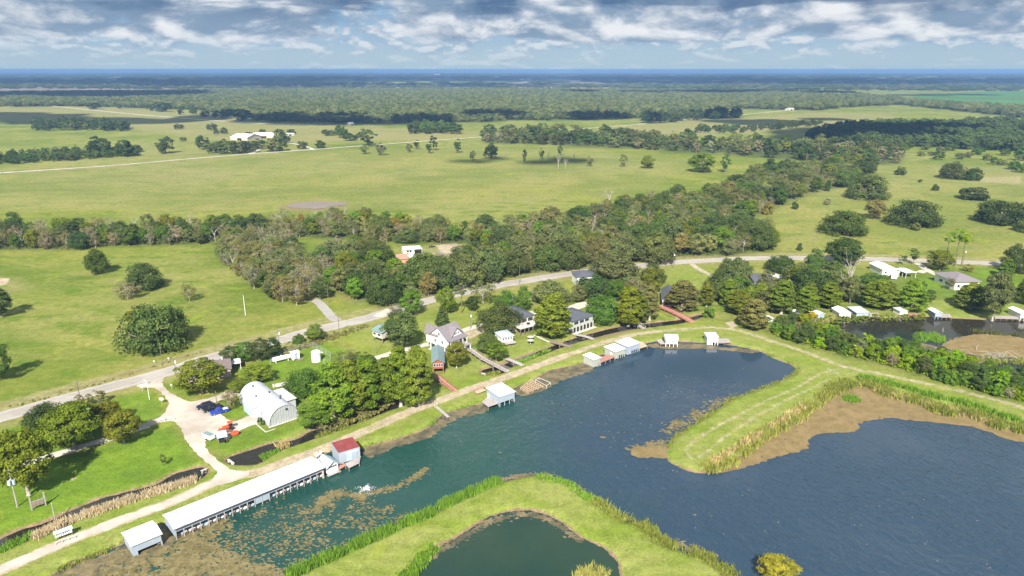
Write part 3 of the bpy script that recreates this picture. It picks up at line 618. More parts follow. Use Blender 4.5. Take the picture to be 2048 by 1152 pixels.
# ------------------------------------------------------------------ single trees
LAWN_G = 'trees on the lawn by the ditch'
T('fieldoak', 311, 712, 132, 104, 'oak', 'huge spreading dark live oak alone in the pasture by the road')
T('broad', 282, 660, 54, 46, 'yellow', 'yellow-green tree rising behind the huge pasture oak')
T('oak', 196, 551, 48, 52, 'green', 'round green oak alone below the creek tree line')
T('fieldoak', 291, 584, 66, 56, 'dark', 'dark oak beside a grey thicket in the pasture')
T('grey', 256, 602, 52, 40, 'greytan', 'grey twiggy thicket tree beside the dark pasture oak')
T('grey', 379, 606, 30, 42, 'tan', 'thin half-bare tree standing alone in the pasture')
T('broad', 4, 640, 52, 64, 'oak', 'olive tree at the pasture edge above the bright green one')
T('broad', -6, 772, 66, 84, 'green', 'bright green tree casting a long shadow on the pasture')
T('oak', 101, 866, 96, 58, 'dark', 'blue-green oak between the road and the tall lawn pecan')
T('lawn', 151, 914, 112, 104, 'olive', 'tall olive pecan with pale trunk beside the shell drive')
T('lawn', 58, 990, 104, 128, 'olive', 'wide olive pecan behind the wooden board sign', None, True)
T('lawn', 215, 852, 62, 50, 'olive', 'small olive pecan near the fenced enclosure on the lawn', None, True)
T('lawn', 248, 887, 72, 64, 'olive', 'leaning olive pecan at the end of the shell drive', None, True)
for x, y, w, h in ((162, 817, 22, 30), (181, 812, 19, 26), (200, 808, 26, 30)): T('sap', x, y, w, h, 'tan', 'thin sapling in the row beside the paved road', 'saplings by the road', True)
T('sap', 327, 932, 15, 24, 'oak', 'small lone sapling on the bright lawn', None, True)
T('broad', 404, 800, 96, 80, 'olive', 'big golden olive tree in front of the pink-walled house')
for x, y, w, h, t in ((463, 733, 44, 42, 'oak'), (492, 730, 44, 46, 'green'), (522, 728, 48, 50, 'oak'), (546, 720, 38, 44, 'dark')): T('broad', x, y, w, h, t, 'dense roadside tree between the road and the gas tank yard', 'roadside thicket trees')
T('broad', 517, 772, 58, 38, 'olive', 'spreading olive tree behind the arched hall')
T('broad', 478, 791, 42, 32, 'olive', 'low olive tree between yard and arched hall')
T('grey', 462, 824, 34, 44, 'tan', 'half-bare bush at the side wall of the arched hall')
T('oak', 611, 798, 84, 58, 'green', 'dense round dark tree behind the arched hall')
T('broad', 628, 864, 66, 56, 'bright', 'bright green bushy tree beside the arched hall front')
T('shrub', 520, 846, 11, 12, 'green', 'clipped shrub at the corner of the arched hall'); T('shrub', 527, 850, 10, 9, 'green', 'low clipped shrub outside the arched hall corner')
T('broad', 630, 685, 42, 36, 'bright', 'round bright green tree on the road verge'); T('shrub', 598, 688, 24, 20, 'green', 'shrub beside the round verge tree')
T('grey', 690, 738, 52, 36, 'moss', 'greyish olive tree beside the horizontal white tank')
CYP_G = 'tall cypresses between the arched hall and red cabin'
for x, y, w, h, t in ((669, 840, 84, 112, 'cyp'), (704, 828, 72, 104, 'olive'), (737, 816, 74, 96, 'cyp'), (775, 806, 62, 88, 'olive'), (802, 812, 62, 116, 'cyp'), (838, 812, 60, 116, 'cyp')): T('cyp', x, y, w, h, t, 'tall olive cypress in the cluster beside the red cabin', CYP_G, True)
T('cyp', 823, 814, 32, 50, 'bright', 'vivid green vine-covered tree at the edge of the cypress cluster', None, True)
T('shrub', 724, 736, 60, 26, 'green', 'wide low shrub behind the cypress cluster')
T('lawn', 803, 696, 78, 72, 'oak', 'wide-crowned shade tree on the lawn beside the stilted cabin', None, True)
T('broad', 823, 636, 48, 56, 'bright', 'bright green tree beside the road bend'); T('grey', 792, 632, 30, 26, 'greytan', 'grey bush at the road bend')
T('cyp', 885, 661, 30, 42, 'oak', 'small conical cypress behind the white house', None, True)
T('pine', 923, 626, 34, 62, 'moss', 'tall bare-trunked pine on the lawn behind the white house', None, True)
T('broad', 893, 632, 40, 58, 'olive', 'yellow-green tree beside the tall pine'); T('grey', 966, 612, 52, 52, 'tan', 'tan half-bare tree beside the road')
T('broad', 945, 625, 26, 34, 'dark', 'dark tree between pine and tan tree')
T('oak', 997, 674, 92, 66, 'oak', 'massive live oak beside the dark-roofed deck house'); T('oak', 1010, 628, 52, 44, 'green', 'live oak behind the massive one by the deck house')
T('broad', 1048, 626, 32, 54, 'green', 'green tree behind the deck house'); T('oak', 1102, 616, 80, 56, 'moss', 'mossy live oak behind the deck house drive')
T('cyp', 1106, 674, 76, 88, 'olive', 'big golden olive cypress between the two dark-roofed houses', None, True); T('broad', 1132, 662, 36, 34, 'oak', 'low dark tree shading the arcaded house')
T('oak', 975, 710, 48, 44, 'oak', 'dark oak beside the small blue-roofed cabin'); T('broad', 993, 728, 46, 46, 'bright', 'bright green tree between the footbridges')
T('lawn', 913, 736, 46, 52, 'olive', 'small leaning tree in front of the white house', None, True)
T('oak', 1204, 652, 76, 62, 'green', 'broad green oak beside the reddish ditch')
T('cyp', 1257, 651, 56, 78, 'yellow', 'yellow-green cypress with pale trunk at the ditch', None, True); T('cyp', 1299, 640, 44, 68, 'tan', 'bronze cypress beside the plank ramp', None, True)
T('cyp', 1281, 644, 34, 52, 'cyp', 'slim cypress between the yellow and bronze ones', None, True)
T('oak', 1247, 600, 86, 42, 'oak', 'live oak behind the yellow-green cypress'); T('oak', 1228, 568, 100, 64, 'moss', 'mossy live oak beside the road and small white house')
T('oak', 1311, 531, 82, 66, 'moss', 'large mossy live oak overhanging the road'); T('oak', 1306, 570, 50, 40, 'oak', 'oak below the road behind the ramp house')
T('broad', 1186, 597, 44, 42, 'greytan', 'pale grey-green tree in front of the small white house')
T('cyp', 1364, 628, 74, 66, 'tan', 'broad bronze cypress beside the ramp house'); T('cyp', 1413, 616, 28, 52, 'olive', 'narrow olive cypress behind the broad bronze one')
T('oak', 1432, 602, 48, 54, 'oak', 'dark oak beside the dirt drive'); T('oak', 1468, 574, 74, 60, 'moss', 'mossy live oak at the blue-roofed house'); T('broad', 1476, 602, 60, 50, 'green', 'green tree in front of the blue-roofed house')
T('shrub', 1417, 637, 26, 24, 'bright', 'round bright shrub at the end of the ditch')
MG = 'olive cypresses along the marsh shore'
for x, y, w, h, t in ((1478, 634, 52, 56, 'olive'), (1506, 664, 60, 66, 'tan'), (1520, 610, 42, 44, 'olive'), (1562, 634, 58, 72, 'cyp'), (1611, 632, 52, 60, 'cyp'), (1658, 622, 52, 58, 'olive'), (1757, 622, 80, 64, 'cyp'), (1822, 628, 60, 68, 'cyp'), (1940, 624, 64, 58, 'olive'), (2050, 612, 46, 54, 'cyp')): T('cyp', x, y, w, h, t, 'bushy olive cypress on the marsh shore behind the boathouses', MG)
T('broad', 1630, 584, 62, 40, 'bright', 'bright green tree among the marsh shore trees'); T('oak', 1597, 582, 70, 56, 'moss', 'greyish oak behind the marsh shore cypresses'); T('oak', 1562, 548, 64, 36, 'dark', 'dark oak between the road and blue-roofed house')
T('oak', 1627, 547, 40, 46, 'oak', 'dark round oak beside the paved road'); T('lawn', 1686, 531, 78, 56, 'dark', 'ragged dark oak overhanging the paved road', None, True); T('broad', 1666, 557, 46, 36, 'oak', 'green tree under the ragged roadside oak')
T('dead', 1696, 596, 44, 78, 'tan', 'bleached dead tree with spreading bare limbs', None, True); T('grey', 1690, 606, 34, 52, 'greytan', 'grey thicket around the bleached dead tree')
T('oak', 1750, 584, 66, 38, 'green', 'green oak in front of the white metal building'); T('broad', 1857, 607, 24, 28, 'green', 'small round tree on the mown bank'); T('sap', 1845, 582, 16, 20, 'oak', 'little tree on the striped lawn')
T('broad', 1879, 545, 48, 44, 'olive', 'olive tree between the drive and road'); T('sap', 1824, 531, 26, 36, 'green', 'young tree at the drive entrance'); T('sap', 1804, 531, 18, 22, 'green', 'shrubby young tree by the carport')
for x, yb, yt in ((1893, 518, 464), (1909, 533, 455), (1922, 533, 462)): T('pine', x, yb, 30, yb-yt, 'lime', 'tall slim pine in the trio beside the road', 'trio of tall pines', True)
T('sap', 1898, 582, 18, 28, 'tan', 'bare sapling beside the hip-roofed house'); T('lawn', 1984, 641, 56, 96, 'moss', 'tall grey-green tree with white trunk standing at the marsh edge', None, True)
T('cyp', 2011, 558, 32, 40, 'bright', 'pale green tree behind the hip-roofed house'); T('oak', 2034, 550, 64, 58, 'oak', 'big oak at the end of the paved road'); T('sap', 1935, 545, 24, 16, 'rust', 'rusty shrub behind the hip-roofed house')
T('broad', 1553, 1176, 78, 44, 'lemon', 'bright yellow shrub tree at the lake edge')
# pasture to the east
EP = 'dark oaks dotted over the eastern pasture'
for x, y, w, h, t in ((1687, 473, 88, 50, 'green'), (1826, 456, 98, 54, 'dark'), (1998, 452, 96, 54, 'dark'), (2060, 468, 60, 30, 'oak'), (1735, 402, 76, 54, 'oak'), (1905, 359, 52, 34, 'dark'), (1946, 362, 32, 26, 'dark')): T('fieldoak', x, y, w, h, t, 'broad dark oak standing in the eastern pasture', EP)
T('broad', 1749, 441, 44, 42, 'tan', 'brownish tree between the pasture oaks'); T('shrub', 1948, 402, 62, 26, 'oak', 'wide low bush in the eastern pasture')
for x, y, w, h, t in ((1536, 430, 24, 24, 'rust'), (1590, 419, 14, 17, 'dark'), (1599, 502, 12, 16, 'oak'), (1800, 351, 24, 18, 'oak'), (1870, 382, 14, 13, 'oak'), (1832, 462, 18, 16, 'tan'), (1655, 383, 12, 22, 'dark'), (1654, 410, 14, 14, 'greytan'), (1840, 365, 8, 7, 'oak')): T('shrub', x, y, w, h, t, 'small bush dotted in the eastern pasture', 'pasture bushes')
for x, y, w in ((1842, 313, 16), (1862, 312, 14), (1877, 320, 24), (1920, 319, 20), (1936, 316, 18), (1975, 322, 20), (1990, 330, 22), (2005, 331, 18), (2026, 340, 26), (2042, 346, 26), (1880, 308, 20), (1955, 310, 24), (2010, 312, 22), (2040, 322, 30), (1900, 302, 22), (1850, 300, 20)): T('far', x, y, w, w*0.75, 'green' if w > 20 else 'moss', 'small round tree along the far edge of the eastern pasture', 'eastern pasture edge trees')
T('broad', 1404, 347, 56, 40, 'olive', 'pair-crowned olive tree at the pasture corner'); T('fart', 1450, 346, 20, 36, 'oak', 'narrow tree beside the pasture corner tree'); T('broad', 1295, 338, 30, 26, 'yellow', 'yellow round tree in the middle pasture')
# middle pasture row
MP = 'small trees scattered along the pasture by the ranch road'
for x, y, w, h, t in ((818, 305, 14, 18, 'moss'), (834, 298, 14, 18, 'dark'), (859, 307, 15, 24, 'dark'), (868, 301, 15, 30, 'dark'), (916, 306, 17, 28, 'dark'), (945, 321, 14, 20, 'moss'), (1049, 327, 9, 28, 'dark'), (1083, 319, 11, 22, 'dark'), (1120, 311, 12, 20, 'dark'), (1179, 333, 14, 20, 'moss'), (1246, 334, 16, 26, 'moss'), (729, 308, 18, 18, 'moss'), (762, 311, 24, 26, 'moss'), (735, 292, 38, 34, 'oak')): T('fart', x, y, w, h, t, 'small slim tree in the pasture beside the ranch road', MP, True)
T('far', 982, 318, 30, 32, 'oak', 'largest dark tree of the middle pasture')
for x, y, w, h in ((1096, 324, 8, 22), (1117, 337, 14, 30), (1131, 337, 13, 22), (1148, 322, 9, 17), (1216, 412, 30, 36)): T('dead', x, y, w, h, 'tan', 'bare grey snag in the middle pasture', 'bare snags', True)
# west and far pastures
WP = 'trees of the western pastures'
for x, y, w, h, t, k in ((332, 308, 36, 34, 'oak', 'far'), (406, 300, 30, 29, 'oak', 'far'), (201, 314, 46, 40, 'dark', 'far'), (252, 314, 36, 38, 'dark', 'far'), (358, 259, 20, 11, 'dark', 'far'), (424, 261, 22, 14, 'dark', 'far'), (433, 269, 12, 10, 'dark', 'far'), (448, 268, 16, 13, 'dark', 'far'), (605, 298, 22, 17, 'dark', 'far'), (641, 297, 22, 18, 'dark', 'far'), (367, 283, 14, 9, 'oak', 'far'),
    (583, 269, 18, 12, 'dark', 'far'), (500, 276, 18, 13, 'dark', 'far'), (525, 266, 14, 8, 'dark', 'far'), (188, 219, 26, 16, 'dark', 'far'), (103, 210, 18, 14, 'oak', 'far'), (239, 218, 12, 11, 'oak', 'far'), (268, 214, 10, 8, 'dark', 'far'), (325, 224, 36, 22, 'dark', 'far'), (301, 222, 16, 14, 'dark', 'far'), (362, 230, 13, 15, 'dark', 'far'), (387, 229, 17, 12, 'oak', 'far'), (410, 235, 21, 14, 'dark', 'far'), (433, 236, 19, 15, 'dark', 'far'), (451, 238, 18, 20, 'dark', 'far'), (486, 242, 38, 26, 'dark', 'far'), (150, 208, 30, 9, 'oak', 'far')):
    T(k, x, y, w, h, t, 'round dark tree dotted over the western pastures', WP)
FG = 'oaks around the white-roofed farm'
for x, y, w, h, t in ((432, 307, 34, 24, 'oak'), (455, 309, 40, 30, 'oak'), (480, 308, 38, 28, 'dark'), (500, 306, 30, 24, 'oak'), (516, 299, 36, 20, 'dark'), (545, 304, 36, 30, 'moss'), (560, 303, 30, 32, 'oak'), (562, 284, 30, 26, 'dark'), (572, 287, 20, 18, 'oak'), (660, 272, 28, 12, 'oak'), (685, 276, 30, 22, 'oak'), (700, 282, 30, 16, 'dark'), (680, 270, 22, 20, 'dark'), (650, 268, 16, 10, 'dark'), (716, 276, 14, 9, 'dark')): T('far', x, y, w, h, t, 'rounded oak clustered near the white-roofed farm buildings', FG)
# ------------------------------------------------------------------ woods: every tree its own object
def scatter(poly, spacing, mixk, hgt, label, group, wr=(0.9, 1.25), tries=None, cap=999):
    P = gpoly(poly); lo, hi = P.min(0), P.max(0); N = 9000; Q = rng.uniform(lo, hi, (N, 2)); Q = Q[inside(Q[:, 0], Q[:, 1], P)]
    pr = np.array([m[3] for m in mixk], float); K = rng.choice(len(mixk), len(Q), p=pr/pr.sum()); A = np.zeros((cap, 3)); m = 0; miss = 0
    for q, k in zip(Q, K):
        kind, tone, sc, _w = mixk[k]; sp = spacing*sc
        if m and (np.hypot(A[:m, 0]-q[0], A[:m, 1]-q[1]) < 0.5*(sp+A[:m, 2])).any():
            miss += 1
            if miss > 500: break
            continue
        miss = 0; A[m] = (q[0], q[1], sp); m += 1; tn = tone[rng.integers(len(tone))]
        base = PROTO[kind][1][0]; H = hgt*sc*rng.uniform(0.75, 1.2); W = min(H*base[2]/base[3], sp*1.75)*rng.uniform(*wr)
        plant(kind, (q[0], q[1], 0), W, H, tn, label[kind] if isinstance(label, dict) else label, group)
        if m >= cap: break
def lab(place): return {'oak': 'dark mossy oak '+place, 'broad': 'green broadleaf tree '+place, 'grey': 'grey half-bare tree '+place, 'cyp': 'narrow olive tree '+place, 'dead': 'bleached dead tree '+place, 'shrub': 'leafy shrub '+place, 'far': 'round dark tree '+place, 'fart': 'tall thin-crowned tree '+place}
scatter(Z_STRIP, 6.8, [('broad', ('oak', 'green', 'moss', 'olive'), 1.0, 5), ('grey', ('tan', 'greytan', 'moss'), 1.0, 5), ('oak', ('dark', 'oak'), 1.15, 2), ('broad', ('yellow',), 1.1, .5), ('dead', ('tan',), .9, .5)], 10.0, lab('in the creek tree line above the pasture'), 'creek tree line')
scatter(Z_GREY, 5.8, [('grey', ('greytan', 'tan', 'moss'), 1.0, 8), ('broad', ('olive', 'tan', 'oak'), 0.9, 2.2), ('dead', ('tan',), .8, .5)], 10.5, lab('in the grey grove beside the side road'), 'grey grove')
scatter(Z_BELT, 7.4, [('broad', ('green', 'olive', 'moss', 'pale', 'bright', 'olive'), 1.0, 5), ('grey', ('tan', 'greytan', 'moss', 'pale'), 1.0, 4), ('oak', ('oak', 'oak', 'moss'), 1.2, 2.0), ('dead', ('tan',), .95, .5), ('broad', ('rust', 'yellow'), .9, .4)], 9.4, lab('in the woodland belt along the middle pasture'), 'woodland belt')
scatter(Z_OAKS, 9.0, [('oak', ('oak', 'dark', 'moss'), 1.15, 5), ('broad', ('green', 'olive', 'bright'), 0.95, 4), ('grey', ('greytan', 'tan'), .9, 2), ('broad', ('tan',), .9, .8)], 11.0, lab('in the grove around the brick ranch house'), 'ranch house grove')
scatter(Z_ROADSIDE, 8.4, [('oak', ('oak', 'oak', 'moss'), 1.25, 6), ('broad', ('green', 'olive', 'bright', 'pale'), 0.95, 4), ('grey', ('greytan', 'tan'), .9, 2)], 11.0, lab('in the wood on the far side of the road'), 'roadside wood')
scatter(Z_NE, 10.0, [('oak', ('oak', 'dark', 'moss'), 1.2, 5), ('broad', ('green', 'moss', 'olive'), 1.0, 4), ('grey', ('greytan', 'tan', 'pale'), .9, 2.4)], 11.0, lab('in the wooded strip edging the eastern pasture'), 'north-eastern wooded strip')
scatter(Z_SHRUB, 4.4, [('broad', ('bright', 'green', 'lime'), 0.9, 4), ('shrub', ('bright', 'lime', 'green'), 0.75, 5), ('broad', ('dark', 'oak'), 0.9, 3), ('grey', ('greytan',), .8, .6)], 6.2, {'broad': 'bushy green tree on the levee between the track and marsh', 'shrub': 'leafy shrub on the levee between the track and marsh', 'grey': 'bare grey bush on the levee between track and marsh'}, 'levee hedge beside the marsh', (1.0, 1.3))
scatter(Z_ROW, 17.0, [('far', ('dark', 'oak', 'moss'), 1.15, 6), ('fart', ('moss', 'oak', 'greytan', 'green'), 1.0, 5), ('fart', ('tan', 'greytan', 'yellow'), 1.0, .9)], 15.0, lab('in the tree row beyond the middle pasture'), 'tree row beyond the middle pasture')
scatter([(-80,338),(0,330),(140,322),(270,312),(278,300),(120,306),(0,318),(-80,326)], 11.0, [('far', ('dark', 'oak', 'green'), .9, 5), ('fart', ('oak', 'moss'), .9, 2)], 10.0, lab('in the hedge along the ranch road'), 'ranch road hedge', (1.0, 1.3))
scatter([(74,262),(190,262),(262,262),(258,255),(180,250),(78,254)], 17, [('far', ('dark', 'oak'), 1.1, 5), ('fart', ('moss',), .9, 1)], 15.0, lab('in the lone grove of the western pasture'), 'western pasture grove')
scatter([(825,268),(912,268),(905,258),(830,256)], 15, [('far', ('dark', 'green', 'oak'), 1.0, 5)], 15.0, lab('in the small grove by the ranch road corner'), 'ranch road corner grove')
scatter([(1392,266),(1480,266),(1590,256),(1640,252),(1640,247),(1580,251),(1480,259),(1400,259)], 17, [('far', ('dark', 'oak'), 1.0, 5)], 10.0, lab('in the broken hedge between far pastures'), 'far pasture hedge')
scatter([(1290,247),(1330,246),(1400,240),(1480,236),(1470,232),(1380,234),(1290,238)], 16, [('far', ('dark', 'oak'), 1.3, 5)], 15.0, lab('in the clump beside the distant ranch road'), 'distant ranch road clump')
scatter([(1150,590),(1215,586),(1330,576),(1335,592),(1210,606),(1150,606)], 10.0, [('oak', ('oak', 'moss'), 1.1, 5), ('broad', ('green', 'olive', 'moss'), .95, 4), ('grey', ('greytan',), .9, 1)], 10.5, lab('shading the yards between road and houses'), 'yard trees between road and houses')
scatter([(1440,584),(1500,584),(1660,578),(1700,588),(1700,620),(1560,626),(1440,614)], 9.5, [('oak', ('oak', 'moss', 'dark'), 1.1, 4), ('broad', ('green', 'olive', 'moss'), .95, 3), ('cyp', ('cyp', 'olive', 'tan'), 1.0, 4)], 11.0, lab('in the thicket behind the marsh boathouses'), 'thicket behind the marsh boathouses')
# undergrowth below the hedge and woods: one tangled mass
def tangle(poly, n, h, tones, label, name='undergrowth', size=0.5, k=22, zbase=0.0):
    P = gpoly(poly); lo, hi = P.min(0), P.max(0); q = rng.uniform(lo, hi, (n*6, 2)); q = q[inside(q[:, 0], q[:, 1], P)][:n]; m = len(q)
    hh = h*rng.uniform(0.4, 1.2, m); C = np.stack([q[:, 0], q[:, 1], zbase+hh*0.45], 1); C = np.repeat(C, k, 0); hh = np.repeat(hh, k)[:, None]
    u = rng.normal(size=C.shape); u /= np.linalg.norm(u, axis=1)[:, None]; u[:, 2] = np.abs(u[:, 2])*0.9-0.15
    Pt = C+u*hh*0.65; nn = u+rng.normal(0, .5, u.shape); nn /= np.linalg.norm(nn, axis=1)[:, None]
    a = np.cross(nn, rng.normal(size=nn.shape)); a /= np.linalg.norm(a, axis=1)[:, None]; b = np.cross(nn, a); s1 = size*rng.uniform(.6, 1.4, (len(Pt), 1))
    me = quads(name, np.stack([Pt-a*s1*.5, Pt+b*s1*.4, Pt+a*s1*.5, Pt-b*s1*.4], 1).reshape(-1, 3), M_LEAF)
    attr(me, 'tint', np.repeat(np.clip(np.repeat(rng.uniform(.2, .8, m), k)+rng.normal(0, .12, m*k), 0, 1), 4))
    o = put(name, me); o.color = (*TONE[tones], 1); return tag(o, label, 'undergrowth', None, 'stuff')
tangle(Z_STRIP, 900, 2.2, 'moss', 'tangled undergrowth below the creek tree line')
tangle(Z_BELT, 1500, 2.4, 'moss', 'tangled undergrowth below the woodland belt')
tangle(Z_GREY, 500, 2.2, 'tan', 'brown undergrowth below the grey grove')
tangle(Z_ROADSIDE, 1100, 2.2, 'oak', 'undergrowth below the roadside wood')
tangle(Z_SHRUB, 1100, 1.6, 'lime', 'weedy undergrowth along the levee hedge')
tangle([(560,712),(640,690),(735,655),(740,648),(640,676),(556,702)], 160, 0.9, 'tan', 'dry weeds along the yard fence by the road')
tangle([(640,852),(690,830),(800,790),(806,800),(740,836),(650,868)], 220, 0.8, 'tan', 'brown leaf litter and weeds below the cypresses')
tangle([(1536,640),(1700,632),(1850,630),(1850,640),(1700,646),(1560,655)], 260, 0.9, 'olive', 'weeds on the marsh shore around the boathouses')
tangle([(0,826),(240,758),(400,708),(520,680),(520,676),(400,704),(240,752),(0,818)], 150, 0.45, 'pale', 'dry weeds along the pasture fence')
# distant forest: a mass of crowns scattered over its footprint
def forest(name, poly, spacing, W, H, tones, label, seed, kinds=('far', 'fart')):
    P = gpoly(poly); m = mesh(name, [(x, y, 0) for x, y in P], [list(range(len(P)))])
    o = put(name, m); tag(o, label, 'forest', None, 'stuff')
    ng = bpy.data.node_groups.new(name, 'GeometryNodeTree'); ng.interface.new_socket('Geometry', in_out='INPUT', socket_type='NodeSocketGeometry'); ng.interface.new_socket('Geometry', in_out='OUTPUT', socket_type='NodeSocketGeometry')
    N = ng.nodes; L = ng.links; gi = N.new('NodeGroupInput'); go = N.new('NodeGroupOutput'); last = None; jn = N.new('GeometryNodeJoinGeometry')
    for j, tn in enumerate(tones):
        d = N.new('GeometryNodeDistributePointsOnFaces'); d.inputs['Density'].default_value = 1.0/(spacing*spacing)/len(tones); d.inputs['Seed'].default_value = seed+j*7
        L.new(gi.outputs[0], d.inputs['Mesh'])
        nm, PL, _ = PROTO[kinds[j % len(kinds)]]; cm, tm, w0, h0 = PL[j % len(PL)]
        src = bpy.data.objects.new(name+'_crown', cm); src.color = (*TONE[tn], 1)   # not linked to the scene, only instanced
        oi = N.new('GeometryNodeObjectInfo'); oi.inputs[0].default_value = src
        rs = N.new('FunctionNodeRandomValue'); rs.data_type = 'FLOAT_VECTOR'; rs.inputs[0].default_value = (W/w0*.7, W/w0*.7, H/h0*.65); rs.inputs[1].default_value = (W/w0*1.3, W/w0*1.3, H/h0*1.25); rs.inputs['Seed'].default_value = seed+j
        rr = N.new('FunctionNodeRandomValue'); rr.data_type = 'FLOAT_VECTOR'; rr.inputs[0].default_value = (0, 0, 0); rr.inputs[1].default_value = (0, 0, 6.28); rr.inputs['Seed'].default_value = seed+50+j
        ip = N.new('GeometryNodeInstanceOnPoints'); L.new(d.outputs['Points'], ip.inputs['Points']); L.new(oi.outputs['Geometry'], ip.inputs['Instance']); L.new(rs.outputs[0], ip.inputs['Scale']); L.new(rr.outputs[0], ip.inputs['Rotation'])
        cmn = N.new('GeometryNodeSetMaterial'); cmn.inputs['Material'].default_value = far_leaf(tn); L.new(ip.outputs[0], cmn.inputs[0]); L.new(cmn.outputs[0], jn.inputs[0])
    L.new(jn.outputs[0], go.inputs[0]); md = o.modifiers.new('scatter', 'NODES'); md.node_group = ng
    return o
def far_leaf(tn):
    k = 'far_foliage_'+tn
    if k in MATS: return MATS[k]
    s = NT(k); t = s.at('tint'); n = s.noise(s.pos(), 0.02, 3, 0.6); c = s.mix(1.0, TONE[tn], s.mix(t, (0.55, 0.6, 0.62), (1.5, 1.4, 1.25)), 'MULTIPLY'); c = s.mix(1.0, c, s.mix(n, (0.75, 0.8, 0.8), (1.3, 1.25, 1.2)), 'MULTIPLY')
    d = s.n('ShaderNodeBsdfDiffuse'); s.l(c, d.inputs[0]); MATS[k] = s.out(d.outputs[0]); return MATS[k]
forest('forest', F_FAR, 12.5, 14, 13, ('moss', 'pale', 'moss', 'oak', 'oak', 'moss'), 'pale green woodland canopy stretching behind the pastures', 3)
forest('forest', F_EAST, 11.5, 15, 14, ('dark', 'oak', 'dark', 'oak'), 'dark dense woodland behind the eastern pasture', 11)
forest('forest', [(-600,178),(0,178),(500,179),(1000,176),(1500,180),(2000,183),(2700,186),(2700,166),(2000,170),(1500,171),(1000,170),(500,168),(0,165),(-600,165)], 60, 42, 15, ('dark', 'oak', 'moss'), 'hazy blue woodland beyond the far fields', 23)
forest('forest', [(-900,166),(0,164),(700,166),(1300,168),(2900,166),(2900,146),(1300,148),(0,146),(-900,146)], 260, 150, 17, ('dark', 'oak'), 'distant woodland strips under the horizon', 31)
# ------------------------------------------------------------------ building kit (local frame: x along the front, y away, z up)
M_WHITE = pm('white_paint', (0.78, 0.78, 0.76), 0.6, 0, 0.06, 0.7, (0.60, 0.58, 0.53)); M_WROOF = pm('white_metal_roof', (0.74, 0.75, 0.76), 0.45, 0, 0.08, 0.35, (0.50, 0.48, 0.45), 0.4, (1, 6, 1))
M_WROOF2 = pm('chalky_metal_roof', (0.66, 0.67, 0.68), 0.5, 0, 0.1, 0.5, (0.5, 0.48, 0.46), 0.4, (1, 6, 1)); M_BLUEG = pm('blue_grey_siding', (0.33, 0.39, 0.45), 0.6, 0, 0.10, 0.8, (0.33, 0.35, 0.36)); M_LBLUE = pm('pale_blue_roof', (0.42, 0.53, 0.60), 0.5, 0, 0.12, 0.7); M_SAGE = pm('sage_siding', (0.38, 0.40, 0.34), 0.7, 0, 0.08, 0.8)
M_GREYR = pm('grey_metal_roof', (0.50, 0.51, 0.52), 0.5, 0, 0.12, 0.5, (0.36, 0.35, 0.34), 0.4, (1, 5, 1)); M_DARKR = pm('dark_shingle', (0.085, 0.092, 0.110), 0.85, 0, 0.2, 1.5); M_BROWNR = pm('brown_shingle', (0.155, 0.125, 0.118), 0.85, 0, 0.2, 1.5); M_MAUVE = pm('mauve_shingle', (0.200, 0.175, 0.185), 0.85, 0, 0.15, 1.5)
M_REDR = pm('red_metal_roof', (0.22, 0.050, 0.048), 0.5, 0, 0.18, 0.6, (0.25, 0.09, 0.07)); M_TEALR = pm('teal_metal_roof', (0.175, 0.255, 0.255), 0.5, 0, 0.15, 0.7); M_REDW = pm('red_stained_wood', (0.30, 0.095, 0.065), 0.8, 0, 0.2, 1.0)
M_PINK = pm('pink_stucco', (0.64, 0.50, 0.46), 0.85, 0, 0.1, 0.8); M_BRICK = pm('tan_brick', (0.46, 0.27, 0.19), 0.85, 0, 0.2, 2.0); M_ORANGER = pm('rust_shingle', (0.36, 0.215, 0.155), 0.85, 0, 0.15, 1.2)
M_DECK = pm('grey_decking', (0.37, 0.33, 0.31), 0.85, 0, 0.25, 1.5); M_RDECK = pm('red_decking', (0.38, 0.19, 0.145), 0.85, 0, 0.25, 1.5); M_WOOD = pm('weathered_wood', (0.24, 0.19, 0.15), 0.9, 0, 0.25, 1.5); M_NEWWOOD = pm('new_lumber', (0.50, 0.37, 0.24), 0.85, 0, 0.2, 1.5)
M_GLASS = pm('window_glass', (0.035, 0.042, 0.050), 0.08, 0, 0.3, 0.5, None, 0.6); M_DARK = pm('dark_void', (0.025, 0.025, 0.028), 0.9, 0, 0.2, 1.0); M_CONC = pm('concrete', (0.52, 0.49, 0.44), 0.9, 0, 0.15, 0.8); M_STEEL = pm('galvanised_steel', (0.56, 0.58, 0.61), 0.42, 0.25, 0.10, 0.6, None, 0.5)
M_CREAM = pm('cream_siding', (0.50, 0.47, 0.41), 0.7, 0, 0.1, 0.8); M_GREENW = pm('grey_green_siding', (0.40, 0.44, 0.38), 0.7, 0, 0.1, 0.8); M_POLE = pm('pole_wood', (0.17, 0.14, 0.115), 0.9, 0, 0.25, 1.0); M_RUBBER = pm('black_rubber', (0.02, 0.02, 0.02), 0.8, 0, 0.2, 2.0)
def bx(x0, x1, y0, y1, z0, z1):
    V = [(x0, y0, z0), (x1, y0, z0), (x1, y1, z0), (x0, y1, z0), (x0, y0, z1), (x1, y0, z1), (x1, y1, z1), (x0, y1, z1)]
    return V, [(3, 2, 1, 0), (4, 5, 6, 7), (0, 1, 5, 4), (1, 2, 6, 5), (2, 3, 7, 6), (3, 0, 4, 7)]
